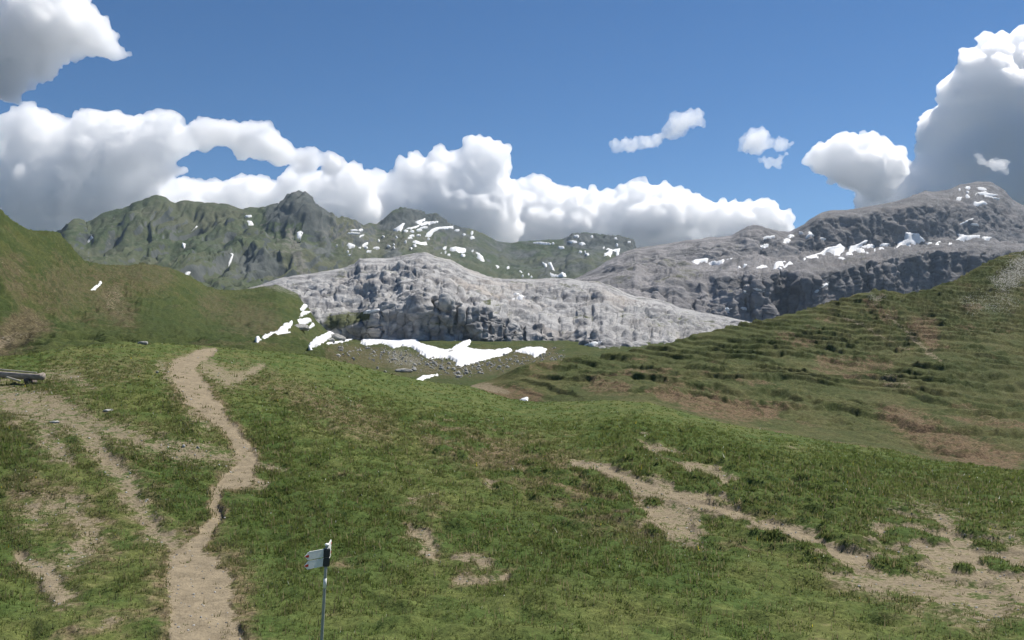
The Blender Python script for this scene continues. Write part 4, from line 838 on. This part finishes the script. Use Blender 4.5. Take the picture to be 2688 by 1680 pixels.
boulder(hill, 783, 866, 42, 15, 'grey outcrop between the snow tongue and the snow crescent', flat=0.7)
boulder(hill, 888, 893, 46, 16, 'grey crag standing beside the diagonal snow strip', flat=0.6)
boulder(hill, 868, 900, 20, 12, 'small grey rock at the foot of the crag by the diagonal snow', flat=0.8)
boulder(hill, 1185, 928, 18, 10, 'dark rock at the tip of the block in the snowfield')
boulder(hill, 1142, 934, 8, 6, 'dark stone poking out of the snowfield, left of two')
boulder(hill, 1214, 942, 6, 5, 'dark stone poking out of the snowfield, right of two')
boulder(hill, 1058, 978, 46, 8, 'long white rock slab in the stony basin', flat=0.6)
boulder(hill, 1084, 974, 14, 10, 'white boulder at the right end of the long rock slab')
boulder(hill, 989, 968, 7, 6, 'white boulder alone on the green slope of the basin, upper of two')
boulder(hill, 1010, 979, 8, 6, 'white boulder alone on the green slope of the basin, lower of two')
boulder(hill, 1222, 982, 16, 7, 'pale rock heap at the right side of the stony basin')
r_ = np.random.default_rng(44)
for k in range(44):
    x = r_.uniform(960, 1290); row = np.interp(x, [960, 1100, 1200, 1290], [925, 950, 968, 945]) + r_.normal(0, 12)
    w = r_.uniform(2.5, 6.5); boulder(hill, x, row, w, w * 0.7, 'pale stone strewn over the basin below the largest snowfield', 'stones strewn over the basin', seed=k)

# ------------------------------------------------------------------ wooden log on supports at the left edge
def mat_wood(name, a, b):
    t = NT(name); n = t.noise(6, 5, 0.6, stretch=(0.25, 3, 3)); n2 = t.noise(2, 4, 0.6)
    c = t.mix(t.rng(n, 0.35, 0.65), a, b); c = t.mix(t.math('MULTIPLY', t.rng(n2, 0.5, 0.7), 0.4), c, tuple(x * 0.6 for x in a))
    return t.bsdf(c, 0.85, t.bump(n, 0.02, 0.8), 0.2)
M_WOOD = mat_wood('weathered_wood', (0.22, 0.185, 0.16), (0.40, 0.35, 0.30)); M_WOODL = mat_wood('pale_wood', (0.36, 0.33, 0.27), (0.50, 0.46, 0.38)); M_WOODD = mat_wood('dark_wood', (0.10, 0.085, 0.075), (0.17, 0.14, 0.12))  # the pale wood colours the prop stick and the log's painted sunlit edge
def tube(bm, a, b, r0, r1, seg=16, rings=8, wob=0.0, hollow=False):
    a = Vector(a); b = Vector(b); d = (b - a).normalized(); s = d.cross(Vector((0, 0, 1))); 
    if s.length < 1e-3: s = Vector((1, 0, 0))
    s.normalize(); up = s.cross(d); prev = None; first = None
    for k in range(rings + 1):
        f = k / rings; c = a.lerp(b, f); r = r0 + (r1 - r0) * f; ring = []
        for i in range(seg):
            th = 2 * math.pi * i / seg; rr = r * (1 + wob * math.sin(3 * th + 5 * f) + wob * math.sin(7 * f + th)); y = math.sin(th)
            v = c + s * (math.cos(th) * rr) + up * (y * rr)
            if hollow and y > 0.55 and 0.02 < f < 0.98: v = c + s * (math.cos(th) * rr) + up * (-0.25 * rr + 0.8 * rr * abs(math.cos(th)))
            ring.append(bm.verts.new(v))
        if prev:
            for i in range(seg): bm.faces.new((prev[i], prev[(i + 1) % seg], ring[(i + 1) % seg], ring[i]))
        else: first = ring
        prev = ring
    bm.faces.new(list(reversed(first))); bm.faces.new(prev)
g0 = meadow.hit(100, 1007); Yl = g0[1]; u = Yl / FPX
log = bpy.data.objects.new('log_trough', None); COL.objects.link(log); log.location = (float(g0[0]), float(g0[1]), float(g0[2]))
tag(log, 'weathered grey hollowed log lying on short supports at the left edge', 'log')
O = np.array(log.location)
def lp(x, row, Y): return Vector(world_pt(x, row, Y) - O)
bm = bmesh.new(); tube(bm, lp(112, 988, Yl), lp(-170, 968, Yl * 1.03), 10.5 * u, 13 * u, 20, 14, 0.025, True); bm_obj('log_body', bm, M_WOOD, log, True)
bm = bmesh.new(); tube(bm, lp(96, 978, Yl * 0.999), lp(-170, 955, Yl * 1.028), 1.5 * u, 2.6 * u, 8, 6, 0.05); bm_obj('lit_rim_strip', bm, M_WOODL, log, True)  # paler tube added to paint the sunlit top edge of the log
bm = bmesh.new(); tube(bm, lp(52, 1000, Yl * 0.985), lp(18, 990, Yl * 1.0), 2.6 * u, 2.2 * u, 10, 4, 0.05); bm_obj('prop_stick', bm, M_WOODL, log, True)
for x, rr in ((78, 999), (-20, 993)):
    bm = bmesh.new(); c = lp(x, rr, Yl * 1.005); tube(bm, c + Vector((0, -0.35, 0.02)), c + Vector((0, 0.45, 0.02)), 6 * u, 6 * u, 10, 3, 0.05); tube(bm, c + Vector((0.05, -0.3, -0.12)), c + Vector((0.05, 0.4, -0.12)), 7 * u, 7 * u, 10, 3, 0.05)
    bm_obj('support', bm, M_WOODD, log, True)

# ------------------------------------------------------------------ trail sign
def plain(name, col, rough=0.5, spec=0.4, metal=0.0):
    t = NT(name); n = t.noise(18, 4, 0.6); n2 = t.noise(4, 4, 0.6)
    c = t.mix(t.math('MULTIPLY', t.rng(n, 0.4, 0.7), 0.5), col, tuple(x * 0.78 for x in col)); c = t.mix(t.math('MULTIPLY', t.rng(n2, 0.5, 0.75), 0.3), c, tuple(x * 0.7 for x in col))
    m = t.bsdf(c, rough, None, spec); return m
M_ALU = plain('sign_board_metal', (0.80, 0.79, 0.76), 0.6, 0.3); M_WHITE = plain('white_paint', (0.82, 0.81, 0.77)); M_RED = plain('red_paint', (0.45, 0.03, 0.02)); M_BLACK = plain('black_bracket', (0.035, 0.04, 0.045), 0.5); M_POST = plain('galvanised_post', (0.34, 0.35, 0.31), 0.5, 0.5)
YS = 14.0; gx = (852 - CX) * YS / FPX
gz = float(meadow.hit(840, 1715)[2])
sign = bpy.data.objects.new('trail_sign', None); COL.objects.link(sign); sign.location = (gx - 0.06, YS, gz - 0.05); sign.rotation_euler = (0, math.radians(3.2), 0)
tag(sign, 'trail signpost with arrow boards and white cap standing in the meadow', 'signpost')
HT = ZC - (1430 - HR) * YS / FPX - gz + 0.05                    # height of the post top
PXM = FPX / YS
def part(name, fn, mat, parent=sign, smooth=False):
    bm = bmesh.new(); fn(bm); return bm_obj(name, bm, mat, parent, smooth)
part('post', lambda b: tube(b, (0, 0, -0.3), (0, 0, HT - 0.02), 0.027, 0.027, 16, 4), M_POST, smooth=True)
part('white_band', lambda b: tube(b, (0, 0, HT - 0.75), (0, 0, HT - 0.58), 0.0295, 0.0295, 16, 1), M_WHITE, smooth=True)
def cap(b):
    bmesh.ops.create_uvsphere(b, u_segments=16, v_segments=10, radius=0.041)
    for v in b.verts: v.co = Vector((v.co.x, v.co.y, v.co.z * 0.62 + HT + 0.005))
part('cap', cap, M_WHITE, smooth=True)
def rbox(b, sx, sy, sz, z, yaw=0):
    bmesh.ops.create_cube(b, size=1.0)
    for v in b.verts:
        x, y = v.co.x * sx, v.co.y * sy; v.co = Vector((x * math.cos(yaw) - y * math.sin(yaw), x * math.sin(yaw) + y * math.cos(yaw), z + v.co.z * sz))
    bmesh.ops.bevel(b, geom=b.edges[:], offset=0.012, segments=2, affect='EDGES')
for k, zc in enumerate((HT - 0.135, HT - 0.295)):
    part('bracket', lambda b: rbox(b, 0.115, 0.10, 0.148, zc, math.radians(20)), M_BLACK)
def board(direction, zc, length, h, start, tip):
    d = Vector((direction[0], direction[1], 0)).normalized(); nrm = Vector((d.y, -d.x, 0)); th = 0.012
    def prism(b, pts, t0):
        fr = [b.verts.new(d * s + Vector((0, 0, zc + z)) + nrm * t0) for s, z in pts]; bk = [b.verts.new(d * s + Vector((0, 0, zc + z)) - nrm * t0) for s, z in pts]
        b.faces.new(fr); b.faces.new(list(reversed(bk)))
        for i in range(len(pts)): b.faces.new((fr[i], bk[i], bk[(i + 1) % len(pts)], fr[(i + 1) % len(pts)]))
        bmesh.ops.recalc_face_normals(b, faces=b.faces[:])
    e = start + length
    bo = part('arrow_board', lambda b: prism(b, [(start, -h / 2), (e, -h / 2), (e, h / 2), (start, h / 2)], th / 2), M_ALU)
    part('tip_marking', lambda b: prism(b, [(e, -h / 2), (e + 0.02, -h / 2), (e + tip, 0), (e + 0.02, h / 2), (e, h / 2)], th / 2 - 0.0008), M_WHITE, bo)
    part('red_stripe', lambda b: prism(b, [(e + 0.004, -h * 0.16), (e + 0.045, -h * 0.16), (e + tip + 0.002, 0), (e + 0.045, h * 0.16), (e + 0.004, h * 0.16)], th / 2 + 0.0015), M_RED, bo)
    part('lit_edge_strip', lambda b: prism(b, [(start, h / 2 + 0.0005), (e, h / 2 + 0.0005), (e, h / 2 + 0.007), (start, h / 2 + 0.007)], th / 2 + 0.001), M_WHITE, bo)  # white strip paints sunlight onto the board's top edge
    return bo
for zc in (HT - 0.135, HT - 0.295): board((-0.67, -0.74), zc, 0.30, 0.134, 0.06, 0.085)
for zc in (HT - 0.115, HT - 0.275): board((-0.085, 0.996), zc, 0.46, 0.142, 0.05, 0.085)

# ------------------------------------------------------------------ grass tufts over the near meadow
def mat_grass():
    t = NT('grass_blades'); a = t.n('ShaderNodeAttribute', attribute_name='mask')
    d = t.n('ShaderNodeBsdfDiffuse'); tr = t.n('ShaderNodeBsdfTranslucent'); mx = t.n('ShaderNodeMixShader'); mx.inputs[0].default_value = 0.58
    n = t.noise(0.8, 4, 0.6); c = t.mix(t.math('MULTIPLY', t.rng(n, 0.4, 0.65), 0.45), a.outputs['Color'], (0.145, 0.145, 0.055))
    t.link(c, d.inputs[0]); t.link(c, tr.inputs[0]); t.link(d.outputs[0], mx.inputs[1]); t.link(tr.outputs[0], mx.inputs[2]); t.link(mx.outputs[0], t.out.inputs['Surface'])
    return t.m
def scatter_grass(n_tuft, blades=5):
    r_ = np.random.default_rng(21)
    P = meadow.P; ix, iy = meadow.ix, meadow.iy
    a = P[:-1, 1:] - P[:-1, :-1]; b = P[1:, :-1] - P[:-1, :-1]
    area = np.linalg.norm(np.cross(a, b), axis=-1)
    Yc = P[:-1, :-1, 1]; vis = (ix[:-1, :-1] > -60) & (ix[:-1, :-1] < 2750) & (iy[:-1, :-1] < 1760) & (meadow.ts[:-1, None] <= 6.05)
    wgt = area * vis * np.minimum(1.0, (24 / Yc) ** 1.35) * (0.16 + 0.84 * sstep(66, 36, Yc))
    m = meadow_mask(P[:-1, :-1], ix[:-1, :-1], iy[:-1, :-1], None)
    wgt = wgt * (1 - 0.95 * sstep(0.34, 0.60, m[0])) * (0.6 + 0.4 * m[2] + 0.2 * m[1])
    lumps = fbm(P[:-1, :-1, 0] / 0.8, P[:-1, :-1, 1] / 0.8, 0 * Yc, 3); wgt = wgt * (0.25 + sstep(-0.2, 0.35, lumps) * 1.2)
    p = wgt.ravel() / wgt.sum(); idx = r_.choice(len(p), size=n_tuft, p=p)
    i, j = np.unravel_index(idx, area.shape); u = r_.random(n_tuft)[:, None]; v = r_.random(n_tuft)[:, None]
    C = P[i, j] + u * a[i, j] + v * b[i, j]
    dist = C[:, 1]; dry = m[1].ravel()[idx]; lush = m[2].ravel()[idx]
    n = n_tuft * blades; C = np.repeat(C, blades, 0); D = np.repeat(dist, blades); dr = np.repeat(dry, blades); lu = np.repeat(lush, blades)
    hb = np.repeat(m[2].ravel()[idx], blades); tuft_h = np.repeat(r_.uniform(0.035, 0.105, n_tuft) * (1 + 0.35 * np.repeat(0, n_tuft)), blades) * (0.8 + 0.5 * lu) * np.clip(D / 26, 0.85, 1.5) * np.repeat(np.where(r_.random(n_tuft) < 0.10, r_.uniform(1.5, 2.3, n_tuft), 1.0), blades)
    ang = r_.uniform(0, 2 * math.pi, n); lean = r_.uniform(0.15, 0.85, n); h = tuft_h * r_.uniform(0.6, 1.1, n)
    wd = np.maximum(0.009, D * 0.00062) * r_.uniform(0.7, 1.3, n)
    C = C + np.stack([r_.normal(0, 0.035, n), r_.normal(0, 0.035, n), -0.01 * np.ones(n)], -1) * np.clip(D / 20, 1, 2)[:, None]
    dx, dy = np.cos(ang), np.sin(ang)
    side = np.stack([-dy, dx, 0 * dx], -1) * wd[:, None]
    tip = C + np.stack([dx * lean * h, dy * lean * h, h], -1)
    V = np.stack([C - side, C + side, tip], 1).reshape(-1, 3); F = np.arange(3 * n).reshape(-1, 3)
    t = r_.random(n)[:, None]
    col = (1 - t) * np.array([0.088, 0.146, 0.032]) + t * np.array([0.160, 0.185, 0.055])
    br = np.array([0.26, 0.205, 0.125]); dm = np.clip(dr * 0.9 + r_.normal(0, 0.18, n), 0, 1)[:, None] * (r_.random(n)[:, None] < 0.75)
    col = col * (1 - dm) + br * dm; col = col * r_.uniform(0.9, 1.25, n)[:, None]
    white = r_.random(n) < 0.003; col[white] = (0.7, 0.7, 0.62)
    stalk = (r_.random(n) < 0.03) & (D < 40); tipv = V.reshape(-1, 3, 3); tipv[stalk, 2, 2] += r_.uniform(0.06, 0.16, stalk.sum()); col[stalk] = (0.30, 0.25, 0.14); V = tipv.reshape(-1, 3)
    yel = r_.random(n) < 0.0012; col[yel] = (0.62, 0.50, 0.05)
    cc = np.repeat(np.concatenate([col, np.ones((n, 1))], 1), 3, 0)
    o = mesh_from('grass', V, F, mat_grass(), False, {'mask': cc}); tag(o, None, None, None, 'stuff')
scatter_grass(100000)

# ------------------------------------------------------------------ loose gravel on the paths
def scatter_gravel(n):
    r_ = np.random.default_rng(5); b = bmesh.new(); bmesh.ops.create_icosphere(b, subdivisions=1, radius=1); iv = np.array([v.co[:] for v in b.verts]); iff = np.array([[v.index for v in f.verts] for f in b.faces]); b.free()
    P = meadow.P; m = meadow_mask(P, meadow.ix, meadow.iy, None)[0]
    ok = (m > 0.42) & (meadow.ix > -40) & (meadow.ix < 2740) & (meadow.iy < 1760) & (P[..., 1] < 75) & (meadow.ts[:, None] < 6)
    idx = np.argwhere(ok); idx = idx[r_.choice(len(idx), n)]; C = P[idx[:, 0], idx[:, 1]]
    s_ = r_.uniform(0.012, 0.04, n) * np.clip(C[:, 1] / 25, 0.8, 1.6); V = iv[None] * (s_[:, None, None] * r_.uniform(0.6, 1.3, (n, 1, 3))) * r_.uniform(0.85, 1.15, (n, len(iv), 1)) + C[:, None]
    F = (iff[None] + (np.arange(n) * len(iv))[:, None, None]).reshape(-1, 3)
    tag(mesh_from('gravel', V.reshape(-1, 3), F, M_STONE, False), None, None, None, 'stuff')
scatter_gravel(700)
# ------------------------------------------------------------------ pale rubble over the basin
def scatter_rubble(n):
    r_ = np.random.default_rng(15); b = bmesh.new(); bmesh.ops.create_icosphere(b, subdivisions=1, radius=1); iv = np.array([v.co[:] for v in b.verts]); iff = np.array([[v.index for v in f.verts] for f in b.faces]); b.free()
    x = r_.uniform(880, 1480, n); row = np.interp(x, [880, 1000, 1100, 1200, 1300, 1480], [925, 930, 948, 968, 955, 935]) + r_.normal(0, 13, n)
    C = np.array([hill.hit(a, q) for a, q in zip(x, row)]); s_ = r_.uniform(0.15, 0.55, n) * r_.choice([1, 1, 1, 1.6], n)
    V = iv[None] * (s_[:, None, None] * r_.uniform(0.6, 1.3, (n, 1, 3))) * r_.uniform(0.8, 1.2, (n, len(iv), 1)) + C[:, None]
    tag(mesh_from('rubble', V.reshape(-1, 3), (iff[None] + (np.arange(n) * len(iv))[:, None, None]).reshape(-1, 3), M_STONE, False), None, None, None, 'stuff')
scatter_rubble(420)
# ------------------------------------------------------------------ thin summer haze between here and the peaks
hz = bmesh.new(); bmesh.ops.create_cube(hz, size=1.0)
for v in hz.verts: v.co = Vector((v.co.x * 9000, 1650 + v.co.y * 4600, (-120 if v.co.z < 0 else 720)))
m = bpy.data.materials.new('haze'); m.use_nodes = True; t = m.node_tree; t.nodes.clear()
out = t.nodes.new('ShaderNodeOutputMaterial'); v = t.nodes.new('ShaderNodeVolumePrincipled')
v.inputs['Color'].default_value = (0.62, 0.80, 1.0, 1); v.inputs['Density'].default_value = 0.000042; v.inputs['Anisotropy'].default_value = 0.2
t.links.new(v.outputs[0], out.inputs['Volume']); m.cycles.homogeneous_volume = True
ho = bm_obj('haze', hz, m); tag(ho, None, None, None, 'stuff')
